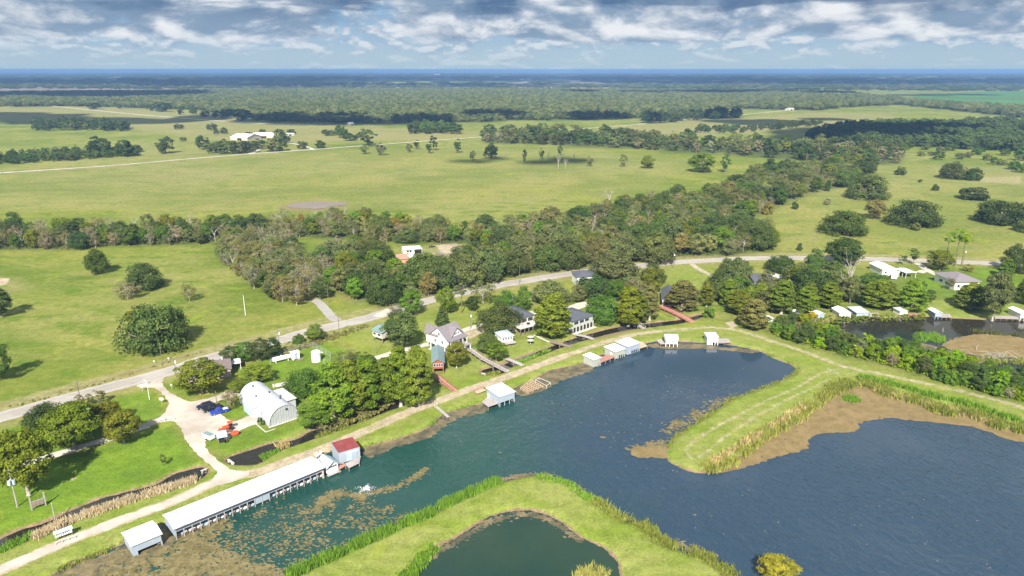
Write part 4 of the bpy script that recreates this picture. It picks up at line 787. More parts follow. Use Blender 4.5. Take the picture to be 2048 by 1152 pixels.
def prism(sec, a, b, axis='x'):
    """extrude a section [(u, z)...] from a to b; axis 'x': u is y, axis 'y': u is x"""
    n = len(sec); V = [((a, u, z) if axis == 'x' else (u, a, z)) for u, z in sec]+[((b, u, z) if axis == 'x' else (u, b, z)) for u, z in sec]
    F = [tuple(range(n)), tuple(range(2*n-1, n-1, -1))]+[(i, n+i, n+(i+1) % n, (i+1) % n) for i in range(n)]
    return V, F
def part(name, vf, mat, parent, smooth=False):
    me = mesh(name, *(merge(vf) if isinstance(vf, list) else vf), mat, smooth); 
    import bmesh
    bm = bmesh.new(); bm.from_mesh(me); bmesh.ops.recalc_face_normals(bm, faces=bm.faces); bm.to_mesh(me); bm.free()
    return put(name, me, parent)
def cyl(p0, p1, r, seg=8, r1=None):
    return tube_pts([p0, p1], [r, r if r1 is None else r1], seg)
def site(A, B, C=None, z=0.0):
    a = g(*A, z); b = g(*B, z); v = b-a; w = v.length; rot = math.atan2(v.y, v.x); d = None
    if C:
        c = g(*C, z); n = Vector((-math.sin(rot), math.cos(rot), 0)); d = abs((c-a).dot(n))
    return a, rot, w, d
def gable(x0, x1, y0, y1, ze, zr, axis='x', ov=0.35, th=0.14):
    if axis == 'x': u0, u1, a, b = y0, y1, x0, x1
    else: u0, u1, a, b = x0, x1, y0, y1
    m = (u0+u1)/2; k = (zr-ze)/(m-u0); e = ze-k*ov
    return prism([(u0-ov, e), (m, zr), (u1+ov, e), (u1+ov, e+th), (m, zr+th), (u0-ov, e+th)], a-ov, b+ov, axis)
def gwall(x0, x1, y0, y1, z0, ze, zr, axis='x'):
    if axis == 'x': return prism([(y0, z0), (y1, z0), (y1, ze), ((y0+y1)/2, zr), (y0, ze)], x0, x1, 'x')
    return prism([(x0, z0), (x1, z0), (x1, ze), ((x0+x1)/2, zr), (x0, ze)], y0, y1, 'y')
def hip(x0, x1, y0, y1, ze, zr, ov=0.45):
    x0 -= ov; x1 += ov; y0 -= ov; y1 += ov; h = min(x1-x0, y1-y0)/2; 
    if x1-x0 >= y1-y0: r0, r1 = (x0+h, (y0+y1)/2, zr), (x1-h+0.01, (y0+y1)/2, zr)
    else: r0, r1 = ((x0+x1)/2, y0+h, zr), ((x0+x1)/2, y1-h+0.01, zr)
    V = [(x0, y0, ze), (x1, y0, ze), (x1, y1, ze), (x0, y1, ze), (x0, y0, ze-.15), (x1, y0, ze-.15), (x1, y1, ze-.15), (x0, y1, ze-.15), r0, r1]
    if x1-x0 >= y1-y0: top = [(0, 1, 9, 8), (2, 3, 8, 9), (3, 0, 8), (1, 2, 9)]
    else: top = [(1, 2, 9, 8), (3, 0, 8, 9), (0, 1, 8), (2, 3, 9)]
    return V, [(7, 6, 5, 4), (0, 4, 5, 1), (1, 5, 6, 2), (2, 6, 7, 3), (3, 7, 4, 0)]+top
def shed(x0, x1, y0, y1, zf, zb, ov=0.3, th=0.14):
    return prism([(y0-ov, zf), (y1+ov, zb), (y1+ov, zb+th), (y0-ov, zf+th)], x0-ov, x1+ov, 'x')
def win(parent, face, u0, u1, z0, z1, pos, frame=M_WHITE, nm='window'):
    """window on face f(ront) l(eft) r(ight): u range along the face, pos the wall plane"""
    e = 0.06; s_ = -1 if face in 'fl' else 1
    def b(a0, a1, c0, c1, d0, d1):
        lo, hi = sorted((pos+s_*d0, pos+s_*d1)); return bx(a0, a1, lo, hi, c0, c1) if face == 'f' else bx(lo, hi, a0, a1, c0, c1)
    w = part(nm, [b(u0-e, u1+e, z1, z1+e, -.02, .06), b(u0-e, u1+e, z0-e, z0, -.02, .06), b(u0-e, u0, z0, z1, -.02, .06), b(u1, u1+e, z0, z1, -.02, .06)], frame, parent)
    part('pane', b(u0, u1, z0, z1, -.02, .03), M_GLASS if nm == 'window' else frame, w); return w
def posts(parent, pts, z0, z1, s_, mat, nm='post'):
    for x, y in pts: part(nm, bx(x-s_, x+s_, y-s_, y+s_, z0, z1), mat, parent)
def ribs(parent, n, fn, mat, nm='roof_panel'):
    for i in range(n): part(nm, fn(i), mat, parent)
def linspace(a, b, n): return [a+(b-a)*i/(n-1) for i in range(n)]
def boathouse(label, A, B, C, hw, rise, wall, roof, bays=2, kind='gable', axis='x', closed=0.0, door=None, wins=(), name='boathouse', lift=0.55):
    o, rot, w, d = site(A, B, C, WZ); t = thing(name, label, 'boathouse', o, rot); fl = lift; top = hw
    low = fl-0.32
    if kind == 'gable': sec = gwall(0, w, 0, d, low, top, top+rise, axis)
    zr = top+rise
    # side and back walls, front open below a header
    ft = 0.12; hd = top-(top-low)*0.66
    body = []
    if kind == 'gable' and axis == 'x':
        for x in (0, w-ft): body.append(prism([(0, low), (d, low), (d, top), (d/2, zr), (0, top)], x, x+ft, 'x'))
        body += [bx(ft, w-ft, d-ft, d, low, top), bx(ft, w-ft, 0, ft, hd, top)]
    elif kind == 'gable':
        body += [prism([(0, hd), (w, hd), (w, top), (w/2, zr), (0, top)], 0, ft, 'y'), prism([(0, low), (w, low), (w, top), (w/2, zr), (0, top)], d-ft, d, 'y'), bx(0, ft, ft, d-ft, low, top), bx(w-ft, w, ft, d-ft, low, top)]
    else:
        for x in (0, w-ft): body.append(prism([(0, low), (d, low), (d, zr), (0, top)], x, x+ft, 'x'))
        body += [bx(ft, w-ft, d-ft, d, low, zr), bx(ft, w-ft, 0, ft, hd, top)]
    if closed > 0: body.append(bx(ft, w*closed, 0.02, ft, low, hd))
    wl_ = part('wall', body, wall, t)
    x0 = w*closed if closed > 0 else 0
    for i in range(bays+1):
        x = x0+(w-x0)*i/bays; part('post', bx(max(x-.1, 0.0), max(x-.1, 0)+.2, -.03, .17, -1.2, hd), M_WHITE if wall in (M_WHITE,) else wall, t)
    for y in linspace(d*.33, d-.1, 3):
        for x in (0.05, w-.05): part('pile', bx(x-.1, x+.1, y-.1, y+.1, -1.4, low), M_WOOD, t)
    part('floor', [bx(.15, w-.15, d*.55, d-.15, fl, fl+.12), bx(.13, .9, .2, d*.55, fl, fl+.12), bx(w-.9, w-.13, .2, d*.55, fl, fl+.12)], M_WOOD, t)
    ln = (w if axis == 'x' else d)+.7; k = max(3, int(ln/1.5)); m_ = d/2 if axis == 'x' else w/2; sl_ = rise/m_; e = top+.02-sl_*.35
    for i in range(k):
        a, b = -.35+ln*i/k, -.35+ln*(i+1)/k-.02; dz = .012*(i % 2); rm_ = roof if random.random() < .75 else (M_WROOF2 if roof is M_WROOF else roof)
        if kind == 'gable': part('roof_panel', prism([(-.35, e+dz), (m_, top+rise+.02+dz), (2*m_+.35, e+dz), (2*m_+.35, e+.12+dz), (m_, top+rise+.14+dz), (-.35, e+.12+dz)], a, b, axis), rm_, t)
        else: part('roof_panel', prism([(-.3, top+.02+dz), (d+.3, zr+.02+dz), (d+.3, zr+.14+dz), (-.3, top+.14+dz)], a, b, 'x'), rm_, t)
    if door: part('door', bx(-.05, -.003, d*door, d*door+.95, low+.02, low+2.0) if True else None, M_WHITE, t)
    for f, u0, u1, z0, z1 in wins: win(wl_, f, u0*(w if f == 'f' else d), u1*(w if f == 'f' else d), z0, z1, 0 if f in 'fl' else w)
    return t, w, d
def deck(label, corners, z, mat, name='dock', n=8, rail=False, legs=True, group=None, zpx=WZ):
    P = [g(x, y, zpx) for x, y in corners]; o = P[0]; t = thing(name, label, 'dock', (o.x, o.y, 0), 0, group)
    Q = [(p.x-o.x, p.y-o.y) for p in P]
    a, b, c, d = [Vector((*q, 0)) for q in Q]
    for i in range(n):                                   # boards run from side a-b to side d-c
        f0, f1 = i/n+0.004, (i+1)/n-0.004
        p = [a.lerp(b, f0), a.lerp(b, f1), d.lerp(c, f1), d.lerp(c, f0)]
        V = [(v.x, v.y, z-.08+random.uniform(-.012, .012)) for v in p]+[(v.x, v.y, z+random.uniform(-.012, .012)) for v in p]
        part('plank', (V, bx(0, 1, 0, 1, 0, 1)[1]), mat, t)
    part('joist', [(([(v.x, v.y, z-.30) for v in (a, b, b, a)]+[(v.x, v.y, z-.09) for v in (a, b, b, a)]), [(0, 1, 5, 4)])], M_WOOD, t)
    if legs:
        for s0, s1 in ((a, b), (d, c)):
            m = max(2, int((s1-s0).length/2.2)+1)
            for f in linspace(0.03, .97, m): v = s0.lerp(s1, f); part('pile', bx(v.x-.09, v.x+.09, v.y-.09, v.y+.09, -1.7, z-.09), M_WOOD, t)
    return t
def walkway(label, pts, w, mat, zs, name='footbridge', rail=M_WOOD, railh=1.0, group=None, step=0.9):
    """raised boardwalk: pts are photo pixels on the ground under it, zs the deck height at each"""
    P = [g(*p) for p in pts]; o = P[0]; t = thing(name, label, 'footbridge' if 'bridge' in name else 'walkway', (o.x, o.y, 0), 0, group)
    for (p, z0), (q, z1) in zip(zip(P, zs), zip(P[1:], zs[1:])):
        p = p-o; q = q-o; L = (q-p).length; d = (q-p).normalized(); n = Vector((-d.y, d.x, 0)); k = max(2, int(L/step))
        for i in range(k):
            a = p.lerp(q, i/k+.003); b = p.lerp(q, (i+1)/k-.003); za = z0+(z1-z0)*(i/k); zb = z0+(z1-z0)*((i+1)/k)
            c = [a-n*w/2, b-n*w/2, b+n*w/2, a+n*w/2]; zz_ = [za, zb, zb, za]
            part('plank', ([(v.x, v.y, z-.09) for v, z in zip(c, zz_)]+[(v.x, v.y, z) for v, z in zip(c, zz_)], bx(0, 1, 0, 1, 0, 1)[1]), mat, t)
        m = max(2, int(L/2.4)+1)
        for f in linspace(0.02, .98, m):
            v = p.lerp(q, f); z = z0+(z1-z0)*f
            for s_ in (-1, 1):
                u = v+n*s_*(w/2-.06); part('post', bx(u.x-.07, u.x+.07, u.y-.07, u.y+.07, -1.4, z+(railh if rail else -.02)), rail or M_WOOD, t)
        if rail:
            for s_ in (-1, 1):
                for hh in (railh, railh*.5):
                    a = p+n*s_*(w/2-.06); b = q+n*s_*(w/2-.06); part('rail', cyl((a.x, a.y, z0+hh), (b.x, b.y, z1+hh), .045, 5), rail, t)
    return t
# ------------------------------------------------------------------ boathouses on the lake
boathouse('small white-roofed boathouse beside the end of the long boathouse', (268,1115), (325,1091), (249,1090), 3.0, 0.55, M_BLUEG, M_WROOF, 1, closed=0.14)
def long_boathouse():
    o, rot, w, d = site((353,1080), (648,956), (331,1054), WZ); t = thing('long_boathouse', 'very long white-roofed boathouse with a row of open boat stalls', 'boathouse', o, rot)
    hw, rise, low, hd = 3.1, 0.75, 0.55, 2.0; zr = hw+rise; n = 20
    wl_ = part('wall', [prism([(0, low), (d, low), (d, hw), (d/2, zr), (0, hw)], 0, .12, 'x'), prism([(0, low), (d, low), (d, hw), (d/2, zr), (0, hw)], w-.12, w, 'x'), bx(.12, w-.12, d-.12, d, low, hw), bx(.12, w-2.2, 0, .1, hd, hw), bx(w*.505, w*.60, .02, .11, low, hd)], M_BLUEG, t)
    part('end_panel', bx(w-2.2, w-.12, -.02, .1, hd+.05, hw), M_PINK, t); part('corner_post', bx(w-.3, w+.03, -.04, .24, -1, hw-.02), M_PINK, t)
    nr = 24
    for i in range(nr):
        a, b = -0.35+(w+.7)*i/nr, -0.35+(w+.7)*(i+1)/nr-.015; m = d/2; k = rise/m; ov = .4; e = hw-k*ov+.02
        part('roof_panel', prism([(-ov, e), (m, zr+.02), (d+ov, e), (d+ov, e+.12), (m, zr+.14), (-ov, e+.12)], a, b, 'x'), M_GREYR if i in (1,) else M_WROOF2 if i % 5 == 3 else M_WROOF, t)
    part('fascia', bx(-.3, w+.3, -.46, -.41, hw-.32, hw-.04), M_DARKR, t)
    part('floor', bx(.2, w-.2, d*.55, d-.2, .45, .6), M_WOOD, t)
    for i in range(n+1):
        x = w*i/n; part('post', bx(max(x-.1, 0), max(x-.1, 0)+.2, -.05, .15, -1.3, hd+.1), M_DECK, t)
        if i < n and not (.49 < i/n < .6):
            part('finger_dock', bx(x+.12, x+.75, .2, d*.55, .35, .47), M_WOOD, t)
            h = part('boat_hull', prism([(-.9, 0), (-.65, -.5), (.65, -.5), (.9, 0), (.75, .02), (-.75, .02)], .6, d*.5, 'y'), M_WHITE if i % 3 else M_LBLUE, t); h.location = (x+w/n*.6, random.uniform(.1, .5), .35+random.uniform(0, .3))
            part('boat_seat', bx(-.7, .7, 2.0, 2.4, -.1, .06), M_CREAM, h)
long_boathouse()
def cabin():
    o, rot, w, d = site((656,952), (677,943), (642,938), WZ); t = thing('lake_cabin', 'small cabin with pale blue gable roof between the long boathouse and red-roofed boathouse', 'boathouse', o, rot)
    wl_ = part('wall', gwall(0, w, 0, d, .5, 2.6, 3.7, 'y'), M_WHITE, t); part('roof', gable(0, w, 0, d, 2.62, 3.72, 'y', .5), M_LBLUE, t)
    for i in range(4): win(wl_, 'f', .45+i*(w-.9)/4, .45+i*(w-.9)/4+.55, 2.0, 2.45, 0, M_GREYR)
    part('porch_deck', bx(-.4, w+.3, -.9, -.02, .3, .48), M_DECK, t); posts(t, [(x, y) for x in (0, w) for y in (-.7, d*.5, d-.1)], -1.4, .3, .1, M_WOOD, 'pile')
cabin()
def red_boathouse():
    o, rot, w, d = site((679,931), (721,918), (665,925), WZ); t = thing('red_roofed_boathouse', 'blue-grey boathouse with a red metal roof and sliding doors', 'boathouse', o, rot)
    d = max(d, 5.0)
    wl_ = part('wall', prism([(0, .45), (d, .45), (d, 4.3), (0, 3.7)], 0, w, 'x'), M_BLUEG, t); n = 8
    for i in range(n): part('roof_panel', shed(w*i/n+.01, w*(i+1)/n-.01, 0, d, 3.72, 4.32, 0.0 if 0 < i < n-1 else 0.0), M_REDR, t)
    part('sliding_door', bx(w*.36, w*.62, -.10, -.01, .6, 2.8), M_LBLUE, t); part('sliding_door', bx(w*.63, w*.86, -.12, -.01, .6, 2.8), M_BLUEG, t); part('door_track', bx(w*.34, w*.90, -.16, -.02, 2.85, 3.05), M_WHITE, t)
    posts(t, [(x, y) for x in (.1, w/2, w-.1) for y in (.1, d-.1)], -1.5, .45, .12, M_WOOD, 'pile')
red_boathouse()
deck('pale plank dock in front of the red-roofed boathouse', [(690,934),(699,943),(719,933),(722,919)], 0.35, M_DECK, n=10)
deck('rusty plank walkway joining the lake cabin to the red-roofed boathouse', [(675,937),(679,946),(692,938),(687,931)], 0.30, M_RDECK, n=6)
t, w, d = boathouse('lone white-roofed boathouse with three open bays and a side deck', (999.5,814), (1029,804), (975,798), 3.5, 0.45, M_BLUEG, M_WROOF, 3, 'shed', door=0.8)
deck('grey plank deck beside the lone three-bay boathouse', [(964,811),(977,821),(999,813.5),(976,800)], 0.55, M_DECK, n=9)
boathouse('smallest sage-walled boathouse in the row of three', (1187.5,736), (1200.5,731), (1165,728), 3.0, 0.3, M_SAGE, M_WROOF, 2, 'shed', closed=0.6, wins=(('r', .2, .4, 1.7, 2.3),))
boathouse('middle sage-walled boathouse with white door in the row of three', (1230,719.5), (1249,713), (1207,711), 3.0, 0.3, M_SAGE, M_WROOF, 3, 'shed', door=.3, closed=0.35)
boathouse('largest pale blue boathouse at the end of the row of three', (1255,711), (1278.5,702.5), (1234,701.5), 3.4, 0.3, M_BLUEG, M_WROOF, 4, 'shed', closed=0.3)
deck('red plank deck between the two sage-walled boathouses', [(1200.5,731.5),(1230,720),(1221,714),(1196,722)], 0.55, M_RDECK, n=8)
deck('tan plank deck at the end of the largest pale blue boathouse', [(1278.5,703),(1294.5,698),(1284,689),(1268,694)], 0.55, M_NEWWOOD, n=7)
boathouse('white cottage boathouse with a deck at the pond head', (1331,694), (1354.5,694.5), (1321,684), 3.2, 0.9, M_WHITE, M_WROOF, 3, 'gable', wins=(('f', .48, .58, 2.1, 2.7),))
deck('grey deck beside the white cottage boathouse', [(1312,686),(1321,694.5),(1331,694),(1322,684)], 0.55, M_DECK, n=7)
boathouse('white boathouse with flat grey roof and side dock', (1414,690.5), (1435,690.5), (1405,682), 3.2, 0.25, M_WHITE, M_GREYR, 2, 'shed', closed=0.5)
deck('long grey dock beside the flat grey-roofed boathouse', [(1435.5,691),(1461,690.5),(1456,682.5),(1431,682.5)], 0.45, M_DECK, n=9)
# ------------------------------------------------------------------ boathouses on the marsh
boathouse('wide white boathouse with gable front on the marsh', (1678,638), (1700,637.5), (1664,628), 2.7, 0.9, M_WHITE, M_WROOF, 2, 'gable', 'y')
boathouse('blue-grey boathouse with grey roof beside the wide white one', (1712,637.5), (1736,636.5), (1698,627), 2.6, 0.35, M_BLUEG, M_GREYR, 2, 'shed')
boathouse('tiny pale boathouse between shrubs on the marsh shore', (1799,633.5), (1813.5,632.5), (1792,626.5), 2.3, 0.3, M_WHITE, M_GREYR, 2, 'shed')
boathouse('grey boathouse with curved roof mirrored in marsh water', (1869,638.5), (1882,638.5), (1852,630), 2.8, 0.5, M_BLUEG, M_WROOF, 2, 'gable', 'y')
boathouse('tall white boathouse at the end of the marsh with a wide dock', (2039,642), (2056,642), (2021,630), 3.2, 0.5, M_WHITE, M_WROOF, 2, 'gable', 'y')
boathouse('teal-walled boathouse half hidden by the levee shrubs', (1594,641.5), (1602.5,641), (1581,633), 2.6, 0.35, M_TEALR, M_WROOF, 1, 'shed')
boathouse('white-roofed open boathouse beside a golden bush', (1635,641.5), (1647.5,640), (1626,633), 2.8, 0.4, M_BLUEG, M_WROOF, 1, 'gable', 'y')
boathouse('little pale blue boathouse at the narrow end of the marsh', (1532,649), (1544.5,647), (1528,644), 2.2, 0.3, M_LBLUE, M_WROOF, 1, 'shed')
MD = None
for lb, c in (('short dock beside the grey-roofed marsh boathouse', [(1736,637.5),(1759,637.5),(1755,630),(1738,630.5)]), ('rusty low dock beside the tiny marsh boathouse', [(1814,634.5),(1839,634.5),(1836,631),(1813,631)]), ('dock beside the curved-roof marsh boathouse', [(1882,639),(1903,639),(1898,632),(1880,632)]),
              ('long low dock leading to the tall white marsh boathouse', [(1988,641),(2038,642.5),(2030,637),(1990,636.5)]), ('dock with clutter beside the golden bush', [(1617,646.5),(1640,645),(1636,640),(1615,641)])): deck(lb, c, 0.35, M_RDECK if 'rusty' in lb else M_DECK, n=9)
T('shrub', 1621, 640, 24, 18, 'gold', 'golden bush beside the open marsh boathouse')
# ------------------------------------------------------------------ arched metal hall
def quonset():
    o, rot, w, d = site((538.5,854.5), (598.5,834.5), (477,805)); t = thing('arched_hall', 'large galvanised arched metal hall with ribbed front', 'hall', o, rot); H = 5.5; n = 26
    def arc(f, r=0.0): a = math.pi*f; return (w/2-(w/2+r)*math.cos(a), (H+r)*math.sin(a)**0.88 if 0 < f < 1 else 0)
    nb = 12
    for j in range(nb):
        y0, y1 = -.25+(d+.4)*j/nb, -.25+(d+.4)*(j+1)/nb-.01; up = [arc(i/n) for i in range(n+1)]; lo = [arc(i/n, -.08) for i in range(n, -1, -1)]; dz = .012*(j % 2)
        up = [(x, z+dz) for x, z in up]; part('roof_panel', prism(up+lo, y0, y1, 'y'), M_STEEL, t)
    np_ = 24                                                       # front wall of upright ribbed sheets
    for i in range(np_):
        f0, f1 = w*i/np_+.05, w*(i+1)/np_-.05
        hz = lambda x: max(0.05, (H-.15)*max(0.0, math.sin(math.acos(max(-1, min(1, (w/2-x)/(w/2))))))**0.88-.02)
        off = .0 if i % 2 else .09
        part('wall_panel', prism([(f0, 0), (f1, 0), (f1, hz(f1)), (f0, hz(f0))], .05-off, .15-off, 'y'), M_STEEL, t)
    part('vent', bx(w*.58, w*.64, -.1, -.05, 3.6, 4.3), M_DARK, t); part('base_sill', bx(-.3, w+.2, -.5, -.12, 0, .14), M_CONC, t); part('back_wall', prism([arc(i/12, -.1) for i in range(13)], d-.2, d-.1, 'y'), M_STEEL, t); part('front_lining', prism([arc(i/16, -.12) for i in range(17)], .17, .22, 'y'), M_DARKR, t)
    an = part('annex', bx(-1.3, w*.22, d*.40, d*.70, 0, 3.1), M_STEEL, t); part('annex_roof', bx(-1.5, w*.28, d*.39, d*.71, 3.1, 3.25), M_GREYR, an); part('annex_door', bx(-1.36, -1.305, d*.43, d*.67, .05, 2.7), M_LBLUE, an)
    an = part('annex', bx(w*.80, w+2.2, d*.30, d*.72, 0, 3.2), M_STEEL, t); part('annex_roof', bx(w*.76, w+2.5, d*.28, d*.73, 3.2, 3.35), M_GREYR, an)
    for f, y in ((.30, .58), (.62, .25), (.42, .85), (.55, .50), (.78, .45)):
        x, z = arc(f); part('roof_vent', cyl((x, d*y, z-.1), (x, d*y, z+.45), .22, 8), M_DARK, t)
    part('floodlight', [cyl((-.8, d*.2, 0), (-.8, d*.2, 3.6), .06, 6), bx(-1.3, -.3, d*.2-.1, d*.2+.1, 3.6, 3.9)], M_GREYR, t)
    for y in (-.3,): part('kerb', [bx(-2.2, -1.9, -2.0, d*.34, 0, .12), bx(-2.2, .8, -2.3, -2.0, 0, .12)], M_CREAM, t)
quonset()
# ------------------------------------------------------------------ houses
def house(name, label, A, B, depth_m, z0, hw, rise, wall, roof, style='gable', axis='x', wins=(), stilts=None, ov=.45, door=None):
    o, rot, w, d = site(A, B); d = depth_m; t = thing(name, label, 'house', o, rot)
    if style == 'gable': wl_ = part('wall', gwall(0, w, 0, d, z0, z0+hw, z0+hw+rise, axis), wall, t); rf = part('roof', gable(0, w, 0, d, z0+hw+.02, z0+hw+rise+.02, axis, ov), roof, t)
    else: wl_ = part('wall', bx(0, w, 0, d, z0, z0+hw), wall, t); rf = part('roof', hip(0, w, 0, d, z0+hw+.16, z0+hw+.16+rise, ov), roof, t)
    for f, u0, u1, a, b in wins: win(wl_, f, u0*(w if f == 'f' else d), u1*(w if f == 'f' else d), z0+a, z0+b, 0 if f in 'fl' else w)
    if stilts:
        nx = max(2, int(w/3)+1); ny = max(2, int(d/3)+1)
        posts(t, [(x, y) for x in linspace(.15, w-.15, nx) for y in linspace(.15, d-.15, ny)], -.1, z0, .13, stilts, 'stilt')
    if door: part('door', bx(w*door, w*door+1.0, -.06, -.003, z0+.03, z0+2.1), M_WOOD if wall is not M_WHITE else M_BLUEG, wl_)
    return t, w, d, wl_, rf
t, w, d, wl_, rf = house('pink_house', 'low pink-walled house with brown roof hidden behind the golden olive tree', (376,766), (463,753), 9.5, 0, 3.0, 1.7, M_PINK, M_BROWNR, wins=(('f', .72, .80, 1.0, 2.0), ('f', .2, .28, 1.0, 2.0), ('f', .4, .5, 1.0, 2.0)), door=.6)
part('chimney', bx(w*.8, w*.8+.5, d*.6, d*.6+.5, 3.8, 5.2), M_WHITE, t); part('patio_roof', bx(w+.5, w+3.5, d*.5, d, 2.5, 2.62), M_WROOF, t); posts(t, [(w+3.3, d*.55), (w+3.3, d-.1)], 0, 2.5, .07, M_WHITE)
house('stilted_cabin', 'small dark cabin on stilts beside the wide shade tree', (746,681), (765,687.5), 7.0, 1.9, 2.5, 1.0, M_CREAM, M_TEALR, stilts=M_WOOD, wins=(('f', .1, .35, .9, 1.8), ('f', .55, .85, .9, 1.8)))
def white_house():
    o, rot, w, d = site((901,711), (934,697), (869,694)); t = thing('white_house', 'white two-storey house on stilts with mauve gabled roof and front deck', 'house', o, rot); z0, hw, rise = 2.5, 3.4, 3.4
    zr = z0+hw+rise
    wl_ = part('wall', gwall(0, w, 1.8, d, z0, z0+hw, zr, 'x'), M_WHITE, t); rf = part('roof', gable(0, w, 1.8, d, z0+hw+.02, zr+.02, 'x', .45), M_MAUVE, t)
    dm = (d+1.8)/2; part('dormer_wall', prism([(w*.28, z0+hw+.1), (w*.92, z0+hw+.1), (w*.60, zr-.55)], 1.72, dm, 'y'), M_WHITE, wl_)
    k = (zr-.5-(z0+hw+.1)); part('dormer_roof', prism([(w*.22, z0+hw-.05), (w*.60, zr-.4), (w*.98, z0+hw-.05), (w*.98, z0+hw+.1), (w*.60, zr-.22), (w*.22, z0+hw+.1)], 1.3, dm+.5, 'y'), M_MAUVE, rf)
    for u in (.46, .57, .68): win(wl_, 'f', w*u, w*u+.6, z0+hw+.5, z0+hw+1.3, 1.72)
    part('porch_roof', shed(-.1, w+.1, -.3, 1.75, z0+hw-.75, z0+hw-.05, .2), M_MAUVE, rf)
    part('porch_deck', bx(-.6, w+.6, -2.0, 1.79, z0-.2, z0), M_DECK, t); posts(t, [(x, -.15) for x in linspace(.1, w-.1, 5)], z0, z0+hw-.7, .1, M_WHITE, 'porch_post')
    for u in (.12, .4, .72): win(wl_, 'f', w*u, w*u+1.1, z0+.5, z0+2.1, 1.8)
    for u, z in ((.35, 1.0), (.7, 1.0), (.5, 3.9)): win(wl_, 'l', d*u, d*u+.8, z0+z, z0+z+1.2, 0)
    posts(t, [(x, y) for x in linspace(.1, w-.1, 4) for y in linspace(-1.8, d-.2, 6)], -.1, z0-.2, .14, M_WHITE, 'stilt'); part('slab', bx(-.8, w+.4, -1.5, d+.5, .0, .05), M_CONC, t)
    for x0, y0, x1, y1 in ((-.55, -1.95, w+.55, -1.95), (-.55, -1.95, -.55, 1.7), (w+.55, -1.95, w+.55, 1.7)): part('railing', [cyl((x0, y0, z0+h), (x1, y1, z0+h), .04, 5) for h in (.5, 1.0)], M_WOOD, t)
    part('ridge_wing', gable(-.02, w*.3, d*.6, d*1.25, z0+hw+.4, zr-.3, 'y', .3), M_MAUVE, rf); part('wing_wall', gwall(.1, w*.28, d*.62, d*1.2, z0, z0+hw+.4, zr-.35, 'y'), M_WHITE, wl_)
white_house()
t, w, d, wl_, rf = house('red_cabin', 'red-brown cabin on stilts with teal metal roof', (866,748), (888,747), 13.0, 1.9, 2.4, 1.2, M_REDW, M_TEALR, 'gable', 'y', stilts=M_REDW, wins=(('f', .08, .26, .9, 1.8), ('f', .32, .48, .9, 1.8), ('f', .55, .70, .9, 1.8), ('f', .76, .92, .9, 1.8), ('l', .1, .2, .9, 1.8), ('l', .3, .4, .9, 1.8)))
t, w, d, wl_, rf = house('blue_roofed_cabin', 'little cabin with pale blue roof and porch below the massive oak', (1003,690), (1026,686), 6.0, 1.0, 2.1, 0.9, M_WHITE, M_LBLUE, 'hip', wins=(('f', .1, .24, .8, 1.6), ('f', .32, .46, .8, 1.6), ('f', .54, .68, .8, 1.6), ('f', .76, .9, .8, 1.6)), stilts=M_WOOD)
part('porch_deck', bx(-.2, w+.4, -2.4, -.05, .8, .98), M_DECK, t)
t, w, d, wl_, rf = house('deck_house', 'grey house with dark roof behind a broad raised deck on columns', (1043,671), (1081,661), 14.0, 0, 5.4, 1.8, M_CREAM, M_DARKR, 'hip', wins=(('f', .08, .3, 3.4, 4.9), ('f', .36, .6, 3.4, 4.9), ('f', .66, .92, 3.4, 4.9), ('f', .1, .3, .5, 2.2), ('f', .6, .8, .5, 2.2)))
t.location = t.location+Vector((-math.sin(t.rotation_euler.z), math.cos(t.rotation_euler.z), 0))*4.2
part('upper_deck', bx(-.8, w+.6, -4.4, -.05, 2.7, 2.95), M_CONC, t); posts(t, [(x, -4.2) for x in linspace(-.5, w+.3, 6)], 0, 2.7, .16, M_BROWNR, 'column'); part('table', [cyl((w*.5, -2.3, 2.95), (w*.5, -2.3, 3.6), .08, 6), cyl((w*.5, -2.3, 3.6), (w*.5, -2.3, 3.66), .8, 10)], M_DARK, t)
t, w, d, wl_, rf = house('arcaded_house', 'grey-green house with dark roof and arched ground floor', (1145,667), (1185,653.5), 12.0, 0, 5.0, 2.0, M_GREENW, M_DARKR, 'hip', wins=(('f', .06, .28, 3.3, 4.5), ('f', .33, .55, 3.3, 4.5), ('f', .6, .8, 3.3, 4.5)))
for i in range(6):
    x0 = w*(i+.12)/6; x1 = w*(i+.88)/6; r_ = (x1-x0)/2; part('arch', prism([(x0, .05), (x1, .05)]+[((x0+x1)/2+r_*math.cos(math.pi*k/8), 1.5+r_*math.sin(math.pi*k/8)) for k in range(9)], -.05, -.004, 'y'), M_DARK, wl_)
posts(t, [(w*i/6, -.25) for i in range(7)], 0, 2.8, .12, M_CREAM, 'column'); part('terrace', bx(-.5, w+1, -1.6, -.06, 0, .10), M_CONC, t)
house('cottage', 'small white cottage with dark hip roof beside the mossy roadside oak', (1154,573), (1192,571), 10, 0, 4.6, 1.8, M_WHITE, M_DARKR, 'hip', wins=(('f', .1, .25, 2.6, 3.9), ('f', .4, .55, 2.6, 3.9), ('f', .1, .3, .4, 1.9)))
t, w, d, wl_, rf = house('ramp_house', 'white gable-fronted house with dark roof and long plank ramp', (1324,614), (1349,615.5), 16, 0.6, 3.0, 1.9, M_WHITE, M_DARKR, 'gable', 'y', wins=(('f', .15, .5, .4, 2.1), ('l', .2, .3, .9, 1.9)), stilts=M_WOOD, ov=.6)
t, w, d, wl_, rf = house('metal_building', 'large white metal building with a low gable roof', (1764,551), (1792,550.5), 12, 0, 3.2, 1.0, M_WHITE, M_WROOF, 'gable', 'y', wins=(('f', .15, .3, 1.1, 2.1),))
